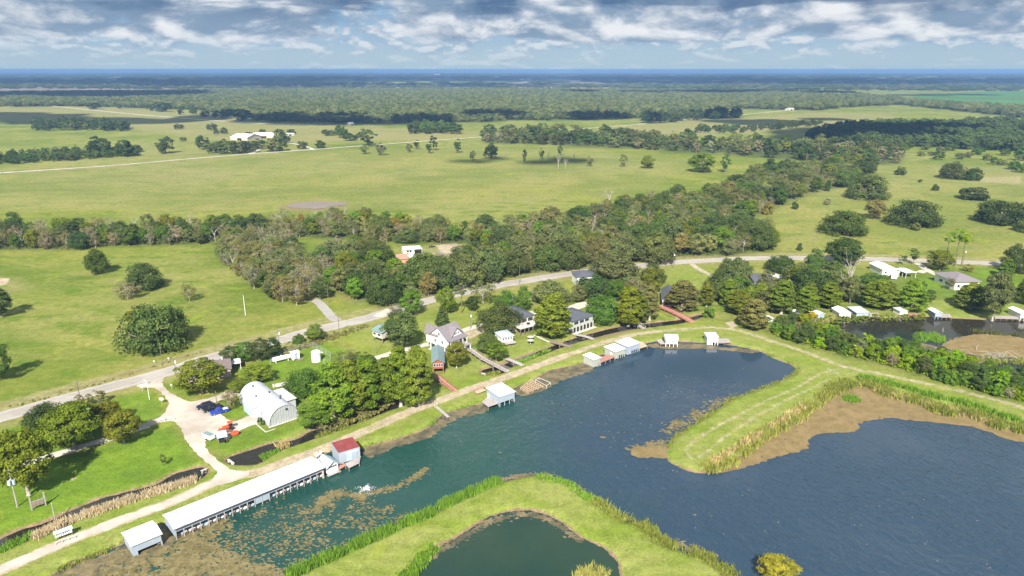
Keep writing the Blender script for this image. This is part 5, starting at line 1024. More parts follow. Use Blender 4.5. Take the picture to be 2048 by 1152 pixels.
def carport(label, A, B, dm, h, roof, rise=.3):
    o, rot, w, d = site(A, B); t = thing('carport', label, 'carport', o, rot); part('roof', gable(0, w, 0, dm, h, h+rise, 'y', .2), roof, t); posts(t, [(x, y) for x in (.1, w-.1) for y in linspace(.1, dm-.1, 4)], 0, h, .07, M_WHITE); return t
carport('open white-roofed carport on the striped lawn', (1811,557), (1831,556), 8, 2.8, M_WROOF); carport('white awning carport beside the blue-roofed house', (1546,570), (1571,566), 7, 2.8, M_WROOF)
house('hip_roofed_house', 'white house with a brown-grey hip roof beside the concrete drive', (1908,580), (1957,579), 15, 0, 4.0, 2.4, M_WHITE, M_MAUVE, 'hip', wins=(('f', .1, .2, 1.2, 2.6), ('f', .35, .5, 1.2, 2.6), ('f', .65, .78, 1.2, 2.6), ('l', .3, .45, 1.2, 2.4), ('l', .6, .75, 1.2, 2.4)), door=.55, ov=.8)
house('blue_roofed_house', 'house with grey-blue roof half hidden among oaks', (1508,577), (1545,575), 12, 0, 3.4, 2.2, M_CREAM, M_DARKR, 'gable', 'x', wins=(('f', .2, .35, 1, 2.2), ('f', .6, .75, 1, 2.2)))
t, w, d, wl_, rf = house('ranch_house', 'long brick ranch house with rust-brown roof', (772,532), (818,526.5), 10, 0, 2.8, 1.5, M_BRICK, M_ORANGER, wins=(('f', .1, .2, 1, 2), ('f', .35, .48, 1, 2), ('f', .6, .68, 1, 2)), door=.53)
part('carport_roof', bx(w+.3, w+5.0, .5, 9, 2.75, 2.9), M_WROOF, t); posts(t, [(w+4.8, .7), (w+4.8, 8.7), (w+2, .7)], 0, 2.75, .08, M_WHITE); part('chimney', bx(w*.35, w*.35+.6, 6, 6.6, 3.5, 5.0), M_BRICK, t)
t, w, d, wl_, rf = house('garage', 'white workshop garage with paned windows and an open bay', (808,511.5), (829,510), 9, 0, 3.2, .9, M_WHITE, M_GREYR)
for i in range(2):
    for j in range(2): win(wl_, 'f', w*(.28+.26*i), w*(.28+.26*i)+1.2, .5+1.3*j, 1.5+1.3*j, 0)
part('open_bay_roof', bx(w+.4, w+4.6, .2, 9, 3.1, 3.25), M_GREYR, t); posts(t, [(w+4.4, .4), (w+4.4, 8.8)], 0, 3.1, .09, M_WHITE)
# far farm
def barn(label, A, B, dm, hw, rise, roof=M_WROOF, name='barn'):
    o, rot, w, d = site(A, B); t = thing(name, label, 'barn', o, rot); part('wall', gwall(0, w, 0, dm, 0, hw, hw+rise, 'x'), M_CREAM, t); part('roof', gable(0, w, 0, dm, hw+.05, hw+rise+.05, 'x', .6, .25), roof, t); part('door', bx(w*.4, w*.65, -.1, -.01, 0, hw*.75), M_DARK, t); return t
barn('wide white-roofed barn with dark doorway behind the farm oaks', (461,280), (495,281), 34, 4, 4.0); barn('long white-roofed farm shed beside the wide barn', (507,277), (547,276), 34, 4, 3.0); barn('low open shed with white roof beyond the farm sheds', (571,272), (589,271), 12, 2.6, .8)
barn('tiny white-roofed house at the edge of the far wood', (700,250.5), (708,250), 10, 3, 2); barn('small white house at the end of the ranch road', (1578,221), (1588,220.5), 12, 3.5, 2); barn('distant white farm shed in the far field', (1340,151), (1352,151), 40, 8, 4); barn('far pale warehouse near the horizon', (868,150.5), (880,150.5), 60, 14, 6); barn('pale far-off roof among the hazy fields', (1040,160), (1062,160), 40, 7, 4); barn('far-off white roof beyond the green field', (1700,147), (1730,147), 60, 10, 5)
o, rot, w, d = site((495.5,275), (499,275)); t = thing('silo', 'slim white silo rising between the two farm roofs', 'silo', o, rot); part('shaft', cyl((1.4, 1.4, 0), (1.4, 1.4, 8.5), 1.4, 12), M_WHITE, t); part('dome', tube_pts([(1.4, 1.4, 8.5), (1.4, 1.4, 9.2), (1.4, 1.4, 9.6)], [1.4, 1.0, .3], 12), M_WROOF, t)
# ------------------------------------------------------------------ decks, ramps and footbridges
walkway('long raised boardwalk from the white house to the levee', [(938,707),(965,724),(990,735),(1016,744)], 2.0, M_DECK, [2.0, 1.5, 1.0, .25], 'boardwalk')
walkway('red ramp from the red cabin to the grass', [(870,758),(888,770),(911,783)], 1.8, M_RDECK, [1.7, 1.0, .15], 'ramp', M_REDW)
walkway('plain grey footbridge over the ditch past the bright green tree', [(1012,719),(1030,726),(1046,732)], 1.8, M_DECK, [.5, .5, .25], 'footbridge', None)
walkway('dark wooden footbridge below the deck house lawn', [(1101,685),(1122,690),(1143,695)], 2.0, M_WOOD, [.4, .4, .2], 'footbridge', M_WOOD, .6)
walkway('low grey footbridge below the arcaded house', [(1152,671),(1170,674),(1187,679)], 1.7, M_DECK, [.4, .4, .2], 'footbridge', None)
walkway('grey railed footbridge near the yellow cypress', [(1254,640),(1270,649),(1288,658)], 1.8, M_DECK, [.6, .5, .2], 'footbridge', M_DECK)
walkway('long brown plank ramp from the ramp house to the levee', [(1318,616),(1350,629),(1386,645)], 3.0, M_RDECK, [1.1, .8, .15], 'ramp', M_REDW, .7)
walkway('stone path from the deck house to the dark footbridge', [(1068,670),(1085,678),(1101,685)], 1.0, M_CONC, [.06, .06, .06], 'path', None)
walkway('weathered fishing pier with pale posts on the levee shore', [(873,815),(886,826),(897,836)], 1.0, M_DECK, [.25, .3, .3], 'pier', None)
for x, y in ((870, 815), (874, 813)): tag(put('mooring_post', mesh('mooring_post', *bx(-.12, .12, -.12, .12, -.2, 1.2), M_CREAM), None, g(x, y)), 'pale post at the head of the fishing pier', 'post', 'pier posts')
def grid_dock():
    P = [g(*p, WZ) for p in ((1041,779),(1056,788),(1086,776),(1062,763))]; o = P[0]; t = thing('unfinished_dock', 'unfinished dock frame of tan lumber beams over the shallows', 'dock', (o.x, o.y, 0)); Q = [p-o for p in P]; z = .1
    for i in range(9): a = Q[0].lerp(Q[3], i/8); b = Q[1].lerp(Q[2], i/8); part('beam', cyl((a.x, a.y, z), (b.x, b.y, z), .11, 4), M_NEWWOOD, t); 
    for i in range(6):
        a = Q[0].lerp(Q[1], i/5); b = Q[3].lerp(Q[2], i/5); part('beam', cyl((a.x, a.y, z-.16), (b.x, b.y, z-.16), .11, 4), M_NEWWOOD, t)
        for f in linspace(0, 1, 4): v = a.lerp(b, f); part('pile', bx(v.x-.1, v.x+.1, v.y-.1, v.y+.1, -1.5, z-.2), M_NEWWOOD, t)
    P = [g(*p, WZ) for p in ((1071,764),(1093,776),(1101,770),(1078,760))]; o = P[0]; t = thing('unfinished_dock', 'open rectangle of pale beams beside the unfinished dock frame', 'dock', (o.x, o.y, 0)); Q = [p-o for p in P]
    for i in range(4): a, b = Q[i], Q[(i+1) % 4]; part('beam', cyl((a.x, a.y, z), (b.x, b.y, z), .12, 4), M_CREAM, t); part('pile', bx(a.x-.1, a.x+.1, a.y-.1, a.y+.1, -1.5, z-.02), M_CREAM, t)
grid_dock()
def bench(label, A, B, mat, dm=1.2):
    o, rot, w, d = site(A, B); t = thing('plank_bench', label, 'bench', o, rot); part('seat', bx(0, w, 0, dm, .45, .55), mat, t); posts(t, [(x, y) for x in (.2, w-.2) for y in (.1, dm-.1)], 0, .45, .07, M_WOOD, 'leg')
bench('stack of tan planks on low supports behind the lone boathouse', (956,790), (973,783), M_NEWWOOD, 1.8); bench('rusty plank platform beside the track at the lone boathouse', (951,785), (972,777), M_RDECK, 1.2); bench('dark plank bench behind the lone boathouse', (981,776), (1011,768), M_WOOD, .8)
# ------------------------------------------------------------------ yard things
def htank(label, A, B, r, name='propane_tank'):
    o, rot, w, d = site(A, B); t = thing(name, label, 'tank', o, rot); z = r+.5; part('shell', tube_pts([(-.25, 0, z), (0, 0, z), (.25, 0, z), (w-.25, 0, z), (w, 0, z), (w+.25, 0, z)], [r*.35, r*.8, r, r, r*.8, r*.35], 14), M_WHITE, t, True)
    for x in (w*.15, w*.85): part('cradle', bx(x-.15, x+.15, -r*.7, r*.7, 0, z-r*.7), M_CONC, t)
    part('valve_dome', cyl((w/2, 0, z+r-.05), (w/2, 0, z+r+.25), .25, 8), M_WHITE, t)
htank('long white horizontal gas tank inside the fenced yard', (546,727), (581,719), .85); htank('short white horizontal tank behind the round dark tree', (648,747), (667,741), .6)
o = g(633, 722); t = thing('water_tank', 'upright round white water tank in the fenced yard', 'tank', o); part('shell', cyl((0, 0, 0), (0, 0, 3.7), 1.65, 24), M_WHITE, t, False); part('lid', tube_pts([(0, 0, 3.7), (0, 0, 3.95), (0, 0, 4.1)], [1.65, 1.2, .3], 24), M_WROOF, t); part('overflow_pipe', cyl((1.7, .2, 3.2), (2.5, .2, 3.3), .12, 6), M_WHITE, t)
t, w, d, wl_, rf = house('pump_shed', 'small white pump shed on blocks between the tanks', (586,722), (600,718.5), 2.4, .45, 2.3, .25, M_WHITE, M_WROOF, 'gable', 'x', stilts=M_CONC, ov=.25, door=.3); t['category'] = 'shed'; part('step', bx(w*.5, w+1.0, -.9, -.1, .1, .3), M_WOOD, t)
def fence(label, pts, h, step, mat, rails=(1.0,), name='chain_link_fence', group=None):
    P = [g(*p) for p in pts]; o = P[0]; t = thing(name, label, 'fence', o, 0, group)
    for p, q in zip(P, P[1:]):
        p = p-o; q = q-o; m = max(2, int((q-p).length/step)+1)
        for f in linspace(0, 1, m): v = p.lerp(q, f); part('post', cyl((v.x, v.y, 0), (v.x, v.y, h), .05, 5), mat, t)
        for r_ in rails: part('rail', cyl((p.x, p.y, h*r_), (q.x, q.y, h*r_), .03, 4), mat, t)
fence('chain-link fence round the gas tank yard', [(541,728),(546,716),(572,707),(598,699),(626,694),(661,713),(662,727),(648,728)], 1.8, 3.0, M_STEEL, (1.0, .66, .33, .05))
fence('wooden board fence along the road behind the tank yard', [(571,712),(600,700),(620,695),(640,690)], 1.4, .5, M_WOOD, (.9, .3), 'board_fence'); fence('wire fence along the lawn of the stilted cabin', [(662,676),(700,664),(760,650)], 1.1, 3, M_WOOD, (1, .5), 'wire_fence')
fence('low fence across the striped lawn by the marsh bank', [(1840,586),(1868,584),(1905,585),(1910,584)], 1.2, 2.5, M_WOOD, (1, .5), 'wire_fence'); fence('wire fence edging the pasture along the road', [(-20,822),(120,786),(240,754),(400,706),(520,678)], 1.1, 5, M_WOOD, (1, .5), 'wire_fence')
fence('pale gate rails where the levee tracks meet', [(1655,741),(1666,748),(1676,750)], 1.1, 1.2, M_CREAM, (.9, .4), 'gate'); fence('dark swing gate across the levee track', [(1670,713),(1700,737)], 1.0, 6, M_WOOD, (1, .5), 'gate')
fence('chain-link dog run on the lawn between the pecans', [(160,838),(164,829),(180,827),(181,836),(160,838)], 1.6, 1.5, M_STEEL, (1, .5, .05), 'dog_run')
def pole(x, y, h, label, arm=False, lamp=False, tr=0, mat=None, r=.14, group='utility poles'):
    t = thing('utility_pole', label, 'pole', g(x, y), 0, group); part('shaft', cyl((0, 0, -.2), (0, 0, h), r, 7, r*.7), mat or M_POLE, t)
    if arm: part('crossarm', bx(-1.1, 1.1, -.06, .06, h-.7, h-.55), M_POLE, t)
    for i in range(3 if arm else 1): part('insulator', cyl((-.9+.9*i, 0, h-.55) if arm else (0, 0, h), (-.9+.9*i, 0, h-.3) if arm else (0, 0, h+.25), .05, 5), M_WHITE, t)
    if lamp: part('transformer', cyl((.35, 0, h-1.9), (.35, 0, h-1.0), .26, 9), M_WHITE, t)
    for i in range(tr): a = i*2.1; part('transformer', cyl((math.cos(a)*.55, math.sin(a)*.55, h*.60), (math.cos(a)*.55, math.sin(a)*.55, h*.60+1.1), .36, 10), M_LBLUE, t)
pole(35, 1014, 10.5, 'grey pole carrying a cluster of round transformers beside the lawn pecan', True, False, 3, M_DECK, .18, None)
for x, y, h, a, l in ((164, 817, 9.2, True, False), (325, 727, 7.5, False, False), (354, 760, 8.0, False, True), (560, 701, 8.2, False, True), (679, 670, 9.5, True, False), (941, 658, 7.0, False, True)): pole(x, y, h, 'wooden utility pole beside the paved road', a, l)
for x, y, h in ((753, 707, 6.5), (551, 783, 4.5), (1025, 626, 7.5), (1039, 568, 8.0), (1346, 536, 8.5), (1403, 568, 7.0), (1717, 526, 8.5), (1925, 533, 9.5), (1626, 501, 7.5), (434, 809, 4.2), (657, 606, 8)): pole(x, y, h, 'slim wooden pole standing near the houses or road', False, y in (526, 533, 536), 0, None, .11, 'slim wooden poles')
for x, y in ((6, 349), (212, 334), (387, 318), (698, 297), (790, 289), (1188, 268), (1288, 262)): pole(x, y, 9, 'thin pole beside the pale ranch road', False, False, 0, None, .16, 'ranch road poles')
pole(491, 631, 9.0, 'white slender pole standing alone in the pasture', False, False, 0, M_WHITE, .12, None); pole(299, 799, 6.0, 'white flagpole on the lawn by the entrance', False, False, 0, M_WHITE, .09, None); pole(110, 1039, 4.2, 'short grey post at the edge of the reed ditch', False, False, 0, M_DECK, .13, None); pole(133, 1061, 4.6, 'thin dark post behind the mailbox rack', False, False, 0, None, .07, None)
def mailboxes():
    o, rot, w, d = site((112,1084), (147,1071)); t = thing('mailbox_rack', 'roofed rack of white mailboxes beside the levee track', 'mailbox rack', o, rot); n = 8
    part('roof', shed(0, w, 0, .8, 1.85, 2.1, .15, .06), M_LBLUE, t); part('shelf', bx(0, w, .1, .7, .85, .93), M_WOOD, t); posts(t, [(x, .4) for x in linspace(.1, w-.1, 3)], 0, 1.85, .06, M_WOOD)
    for i in range(n): x = w*(i+.12)/n; b = part('mailbox', prism([(x, .94), (x+.3, .94), (x+.3, 1.25), (x+.22, 1.38), (x+.08, 1.38), (x, 1.25)], .0, .6, 'y'), M_WHITE, t)
    part('cabinet', bx(w*.86, w*.98, .02, .62, .95, 1.8), M_WHITE, t)
    o, rot, w, d = site((111,1090), (151,1076)); t = thing('rail_fence', 'low white rail fence in front of the mailbox rack', 'fence', o, rot); part('rail', bx(0, w, -.05, .05, .62, .76), M_CREAM, t); posts(t, [(x, 0) for x in linspace(.05, w-.05, 4)], 0, .62, .06, M_CREAM)
mailboxes()
def board_sign():
    o, rot, w, d = site((64,1021), (92,1011)); t = thing('board_sign', 'grey wooden board panel between two tall posts on the lawn', 'sign', o, rot); posts(t, [(0, 0), (w, 0)], 0, 3.6, .13, M_DECK)
    for i in range(3): part('board', bx(.25+(w-.5)*i/3, .25+(w-.5)*(i+1)/3-.06, -.06, .06, .7, 2.1), M_WOOD, t)
    part('cap_rail', bx(.15, w-.15, -.08, .08, 2.12, 2.22), M_DECK, t)
board_sign()
def small_sign(x, y, w, h, z, label, c=M_WHITE):
    t = thing('road_sign', label, 'sign', g(x, y)); part('post', cyl((0, 0, 0), (0, 0, z+h), .05, 5), M_STEEL, t); part('panel', bx(-w/2, w/2, -.09, -.06, z, z+h), c, t)
small_sign(285, 783, .9, 1.0, 1.4, 'white panel sign on the lawn at the entrance'); small_sign(291, 771, .6, .7, 1.5, 'small pale sign at the road junction', M_PINK); small_sign(324, 807, 1.3, .8, 1.2, 'low white notice beside the gravel drive'); small_sign(309, 728, .4, .5, .9, 'tiny white marker on the far verge'); small_sign(344, 778, .5, .6, 1.2, 'pale sign in front of the golden olive tree'); small_sign(338, 723, .5, .5, 1.0, 'small white marker across the road')
def sawhorse(x, y, label):
    t = thing('barrier', label, 'barrier', g(x, y)); part('rail', bx(-.9, .9, -.04, .04, .8, .95), M_WHITE, t); part('board', bx(-.9, .9, -.04, .04, .4, .55), M_WHITE, t); posts(t, [(-.8, 0), (.8, 0)], 0, .8, .06, M_WHITE)
sawhorse(324, 842, 'white barrier board at the mouth of the shell drive'); sawhorse(343, 840, 'second white barrier board, next to the gravel yard')
def lawn_chair(x, y, rot, label):
    t = thing('lawn_chair', label, 'chair', g(x, y), rot); part('seat', bx(-.3, .3, -.3, .3, .36, .42), M_WHITE, t); part('backrest', prism([(.28, .4), (.36, .4), (.58, 1.1), (.50, 1.1)], -.3, .3, 'x'), M_WHITE, t)
    for a in (-.27, .27):
        part('armrest', bx(a-.06, a+.06, -.35, .4, .6, .65), M_WHITE, t)
        for b in (-.27, .27): part('leg', bx(a-.04, a+.04, b-.04, b+.04, 0, .36), M_WHITE, t)
lawn_chair(634.5, 914, .6, 'white lawn chair turned to the track, beside its twin'); lawn_chair(640, 911, -.4, 'white lawn chair nearest the red-roofed boathouse'.replace('nearest', 'next to'))
def fountain():
    o = g(733, 981, WZ); t = thing('fountain', 'white splashing aerator fountain in the lake', 'fountain', o); part('float', tube_pts([(0, 0, -.1), (0, 0, .15), (0, 0, .3)], [.6, .6, .3], 12), M_DARK, t)
    s = NT('spray'); e = s.princ((0.92, 0.94, 0.96), 0.6, 0, None, 0.5); m = s.out(e); A = []
    for i in range(900):
        a = rng.uniform(0, 6.283); v = rng.uniform(.15, 1.0); tt = rng.uniform(0, 1)**.8; r_ = v*tt*2.6*(1+.5*math.sin(a*5)); z = 4.2*(tt*(1-tt))*(.35+.5*(1-v)+.25*rng.random())+.05; p = np.array([math.cos(a)*r_*1.15, math.sin(a)*r_, z]); q = .03+.09*rng.random()*(1.3-tt)
        u = rng.normal(size=(2, 3)); u /= np.linalg.norm(u, axis=1)[:, None]; A += [p-u[0]*q, p+u[1]*q, p+u[0]*q, p-u[1]*q]
    sp = put('spray', quads('spray', np.array(A), m), t); sp['kind'] = 'stuff'
fountain()
def culvert(label, A, B, dm=1.6):
    o, rot, w, d = site(A, B); t = thing('culvert', label, 'culvert', o, rot); part('headwall', bx(0, w, 0, .3, -1.6, .25), M_CONC, t); part('pipe', cyl((w/2, -.35, -.45), (w/2, .3, -.45), .55, 12), M_DARK, t); part('cap', bx(-.15, w+.15, -.1, .45, .25, .34), M_CREAM, t)
culvert('concrete culvert headwall at the reed ditch end', (404,944), (413,940)); culvert('pale culvert wall at the ditch below the gravel yard', (455,921), (466,929)); culvert('round culvert end beside the long boardwalk', (963,748), (970,750))
# ------------------------------------------------------------------ vehicles
def car_paint(n, c): return pm(n, c, 0.28, 0, .05, .5, None, .6)
M_BLUECAR = car_paint('blue_car_paint', (0.020, 0.050, 0.34)); M_BLACKCAR = car_paint('black_car_paint', (0.018, 0.018, 0.026)); M_NAVYCAR = car_paint('navy_car_paint', (0.022, 0.024, 0.045)); M_REDCAR = car_paint('maroon_car_paint', (0.12, 0.02, 0.025)); M_CHROME = pm('wheel_metal', (.55, .55, .57), .3, .8, .05)
def vehicle(label, A, B, paint, kind='pickup', group=None, L=5.4, W=1.9):
    """A = middle of the nose on the ground, B = a point towards the tail"""
    a = g(*A); b = g(*B); v = b-a; rot = math.atan2(v.y, v.x); t = thing({'pickup': 'pickup_truck', 'suv': 'parked_car'}[kind], label, 'truck' if kind == 'pickup' else 'car', a, rot, group); h = W/2
    side = [(0, .45), (.08, .35), (L-.1, .35), (L, .5), (L, .98), (L-.05, 1.02), (L*.30, 1.04), (.25, .95), (0, .75)]
    part('body', prism([(x, z) for x, z in side], -h, h, 'y'), paint, t)
    if kind == 'pickup': cab = [(L*.28, 1.0), (L*.38, 1.72), (L*.60, 1.75), (L*.66, 1.0)]
    else: cab = [(L*.24, 1.0), (L*.37, 1.55), (L*.86, 1.60), (L*.97, 1.0)]
    cb = part('cabin', prism(cab, -h*.86, h*.86, 'y'), paint, t)
    i0, i1 = cab[1], cab[2]
    part('windscreen', prism([(cab[0][0]+.10-.03, 1.06), (cab[1][0]-.02-.03, 1.64 if kind == 'pickup' else 1.48), (cab[1][0]+.02-.03, 1.66 if kind == 'pickup' else 1.50), (cab[0][0]+.14, 1.06)], -h*.74, h*.74, 'y'), M_GLASS, cb)
    for s_ in (-1, 1):
        y0, y1 = sorted((s_*h*.855, s_*(h*.86+.02))); part('side_window', prism([(cab[0][0]+.35, 1.08), (cab[1][0]+.1, i0[1]-.1), (cab[2][0]-.12, i1[1]-.1), (cab[3][0]-.15, 1.08)], y0, y1, 'y'), M_GLASS, cb)
        part('headlight', bx(-.02, .08, s_*h*.72-.18, s_*h*.72+.18, .60, .78), M_WHITE, t); part('tail_light', bx(L-.05, L+.02, s_*h*.85-.1, s_*h*.85+.1, .65, .95), M_REDR, t)
        for x in (L*.17, L*.80):
            y0, y1 = sorted((s_*(h-.20), s_*(h+.02))); wh = part('wheel', tube_pts([(x, y0, .37), (x, y1, .37)], [.37, .37], 14), M_RUBBER, t); part('rim', tube_pts([(x, s_*(h+.01), .37), (x, s_*(h+.04), .37)], [.22, .22], 10), M_CHROME, wh)
    if kind == 'pickup': part('bed', [bx(L*.67, L-.10, -h*.80, h*.80, 1.03, 1.06)], M_RUBBER if paint is not M_BLUECAR else M_WHITE, t); part('bed_wall', [bx(L*.67, L, -h, -h*.86, 1.0, 1.16), bx(L*.67, L, h*.86, h, 1.0, 1.16), bx(L-.1, L, -h*.86, h*.86, 1.0, 1.16)], paint, t)
    part('grille', bx(-.03, .02, -h*.5, h*.5, .50, .74), M_DARK, t); part('bumper', bx(-.10, -.035, -h*.95, h*.95, .36, .48), M_CHROME, t)
vehicle('bright blue pickup truck with pale bed parked in the gravel yard', (421,831), (443,825), M_BLUECAR); vehicle('black pickup truck parked between the blue pickup and dark car', (406.5,825.5), (428.5,819), M_BLACKCAR); vehicle('dark navy car parked in line beside the black pickup', (394,819.5), (416,813.5), M_NAVYCAR, 'suv', None, 4.9); vehicle('maroon car on the shell drive by the brick ranch house', (819,531), (813,525), M_REDCAR, 'suv', None, 4.7)
def tractor():
    M_OR = pm('orange_tractor_paint', (0.58, 0.090, 0.035), .45, 0, .15, 1); o = g(459, 859); t = thing('tractor', 'orange farm tractor parked at the edge of the gravel yard', 'tractor', o, .5)
    part('hood', prism([(-2.0, .7), (-.2, .7), (-.2, 1.5), (-1.8, 1.35)], -.38, .38, 'y'), M_OR, t); part('fender', [bx(-.3, 1.0, s_*.75-.2, s_*.75+.2, 1.15, 1.35) for s_ in (-1, 1)], M_OR, t); part('seat', bx(.1, .6, -.25, .25, 1.0, 1.5), M_DARK, t); part('canopy', bx(-.4, 1.1, -.75, .75, 2.3, 2.4), M_OR, t); part('roll_bar', [cyl((.9, s_*.6, .8), (.9, s_*.6, 2.3), .05, 5) for s_ in (-1, 1)], M_DARK, t)
    for s_ in (-1, 1): part('rear_wheel', tube_pts([(.4, s_*.62, .72), (.4, s_*.98, .72)], [.72, .72], 16), M_RUBBER, t); part('front_wheel', tube_pts([(-1.5, s_*.55, .42), (-1.5, s_*.8, .42)], [.42, .42], 14), M_RUBBER, t)
    part('loader_bucket', prism([(-3.1, .1), (-2.4, .1), (-2.4, .8), (-2.55, .8)], -.9, .9, 'y'), M_OR, t); part('loader_arm', [cyl((-2.5, s_*.6, .5), (-.6, s_*.55, 1.2), .07, 5) for s_ in (-1, 1)], M_OR, t)
    o = g(470, 869); t = thing('rotary_mower', 'round orange rotary mower deck beside the tractor', 'mower', o, .4); part('deck', tube_pts([(0, 0, .35), (0, 0, .7), (0, 0, .78)], [1.25, 1.25, .9], 10), M_OR, t); part('gearbox', bx(-.3, .3, -.25, .25, .78, 1.1), M_OR, t); part('hitch', cyl((-1.2, 0, .5), (-2.2, 0, .6), .08, 5), M_OR, t); part('wheel', tube_pts([(1.3, -.1, .3), (1.3, .1, .3)], [.3, .3], 10), M_RUBBER, t)
    o = g(453, 866); t = thing('farm_implement', 'rusty disc implement between tractor and trailer', 'implement', o, .5); part('frame', [bx(-1.4, 1.4, -.1, .1, .5, .65), bx(-1.2, 1.2, .9, 1.1, .5, .65), bx(-.1, .1, -.5, 1.5, .65, .75)], pm('rust', (0.25, .11, .07), .9, 0, .3, 2), t)
    for i in range(8): part('disc', tube_pts([(-1.3+.37*i, -.02, .4), (-1.26+.37*i, .02, .4)], [.4, .4], 10), MATS['rust'], t)
    o, rot, w, d = site((437,889), (455,885)); t = thing('lean_to', 'little lean-to with blue-grey roof sheltering grey machinery', 'shed', o, rot); part('roof', shed(0, w, 0, 2.6, 1.9, 2.5, .2), M_LBLUE, t); posts(t, [(x, y) for x in (.1, w-.1) for y in (.1, 2.5)], 0, 1.9, .06, M_WOOD); part('machine', [bx(.3, w-.6, .4, 1.8, .3, 1.1), cyl((w-.3, -.2, .5), (w-.3, .3, .5), .5, 10)], M_DARK, t)
    o, rot, w, d = site((421,884), (431,879)); t = thing('utility_trailer', 'small white box trailer beside the lean-to', 'trailer', o, rot); part('box', bx(0, w, 0, 3.4, .5, 1.7), M_WHITE, t); part('cover', bx(.1, w-.1, .1, 3.3, 1.72, 1.8), M_TEALR, t); part('wheel', [tube_pts([(x-.1, 1.7, .35), (x+.1, 1.7, .35)], [.35, .35], 12) for x in (0, w)], M_RUBBER, t)
    o = g(481, 762); t = thing('riding_mower', 'red riding mower behind the pink-walled house', 'mower', o, .3); part('body', prism([(-1, .3), (1, .3), (1, .6), (.3, .7), (-.3, .65), (-.9, .8)], -.45, .45, 'y'), M_OR, t); part('seat', prism([(.1, .7), (.6, .7), (.7, 1.2), (.6, 1.2), (.5, .8), (.1, .8)], -.25, .25, 'y'), M_DARK, t)
    for x in (-.8, .7): part('wheel', [tube_pts([(x, s_*.4, .3), (x, s_*.58, .3)], [.3, .3], 10) for s_ in (-1, 1)], M_RUBBER, t)
tractor()
def rv():
    o, rot, w, d = site((1787,560), (1793,553)); t = thing('camper_trailer', 'white camper trailer parked beside the white metal building', 'camper', o, rot); part('body', prism([(0, .6), (7.5, .6), (7.5, 3.0), (.6, 3.2), (0, 2.2)], -1.2, 1.2, 'y'), M_WHITE, t)
    for x in (1.5, 3.6, 5.6): part('window', bx(x, x+.9, -1.24, -1.205, 1.7, 2.4), M_GLASS, t)
    for x in (4, 5): part('wheel', tube_pts([(x, -1.25, .4), (x, -.95, .4)], [.4, .4], 12), M_RUBBER, t)
rv()
def table_set(x, y, label):
    t = thing('garden_ornament', label, 'ornament', g(x, y)); part('bowl', tube_pts([(0, 0, 1.3), (0, 0, 1.4), (0, 0, 1.55)], [.2, 1.2, 1.3], 14), M_CREAM, t); part('stem', cyl((0, 0, 0), (0, 0, 1.35), .12, 6), M_CREAM, t)
table_set(1061, 681, 'pale round ring bench on the lawn below the deck house'); table_set(1061, 688, 'small pale pedestal below the ring bench')
t = thing('brush_pile', 'big grey pile of cut branches in the cleared ground', 'brush pile', g(880, 511)); L_ = []
for i in range(160): a = rng.uniform(0, 6.28); r_ = rng.uniform(0, 4.5); p = np.array([math.cos(a)*r_, math.sin(a)*r_*.7, rng.uniform(0, 2.6)*(1-r_/5)]); L_.append(limb(p, p+rng.normal(0, 1.3, 3)*np.array([1, 1, .5]), .09, .03, 3, .1, 4))
x_ = part('branches', L_, M_PALEBARK, t); x_['kind'] = 'stuff'
for i, (x, y) in enumerate(((862, 495), (866, 494))): tag(put('play_mound', mesh('play_mound', *merge([bx(-1.2, 1.2, -.4, .4, 0, .5), bx(-1.0, -.6, -.3, .3, .5, 1.2)]), M_DARK), None, g(x, y)), 'low dark equipment lying on the cleared grass', 'equipment', 'dark equipment on the clearing')
# ------------------------------------------------------------------ reeds, cattails, floating weed
def blades(P, H, w, lean=0.25, tones=None, name='reeds', label='', k=5, cat='reeds'):
    """tufts of k blades at points P (n,3)"""
    n = len(P)*k; B = np.repeat(P, k, 0)+np.concatenate([rng.normal(0, .35, (n, 2)), np.zeros((n, 1))], 1); h = H*rng.uniform(.55, 1.15, (n, 1)); a = rng.uniform(0, 6.283, n)
    d = np.stack([np.cos(a), np.sin(a), np.zeros(n)], 1); tip = B+np.concatenate([rng.normal(0, lean, (n, 2))*h, h], 1); mid = B*.5+tip*.5+np.array([0, 0, 0.06])*h; ww = w*rng.uniform(.6, 1.4, (n, 1))
    V = np.stack([B-d*ww*.5, B+d*ww*.5, mid+d*ww*.55, tip], 1); V2 = np.stack([B-d*ww*.5, mid+d*ww*.55, tip, mid-d*ww*.55], 1)
    me = quads(name, np.concatenate([V, V2]).reshape(-1, 3), M_LEAF); tv = np.clip(np.repeat(rng.uniform(.15, .85, len(P)), k)+rng.normal(0, .12, n), 0, 1); attr(me, 'tint', np.repeat(np.concatenate([tv, tv]), 4))
    o = put(name, me); o.color = (*tones, 1); return tag(o, label, cat, None, 'stuff')
def band(pts, w, n, z=WZ, off=0.0, closed=False, jit=1.0):
    n = int(n*.6); L = resample(dens(gpoly(pts, z), 6, False), .4); d = np.gradient(L, axis=0); d /= np.linalg.norm(d, axis=1)[:, None]+1e-9; nn = np.stack([-d[:, 1], d[:, 0]], 1)
    i = rng.integers(0, len(L), n); u_ = i*.4; i = i[(np.sin(u_*.9)+np.sin(u_*.37+1)+np.sin(u_*2.1+2)*.7+rng.normal(0, .8, len(i))) > -.9]; n = len(i); Q = L[i]+nn[i]*(off+rng.uniform(-.5, .5, (n, 1))*w)+rng.normal(0, .15*jit, (n, 2)); return np.concatenate([Q, np.full((n, 1), z+.05)], 1)
CATTAIL = (0.23, 0.40, 0.05); DRYREED = (0.70, 0.60, 0.46); MIXREED = (0.30, 0.34, 0.075); STRAW = (0.60, 0.49, 0.26)
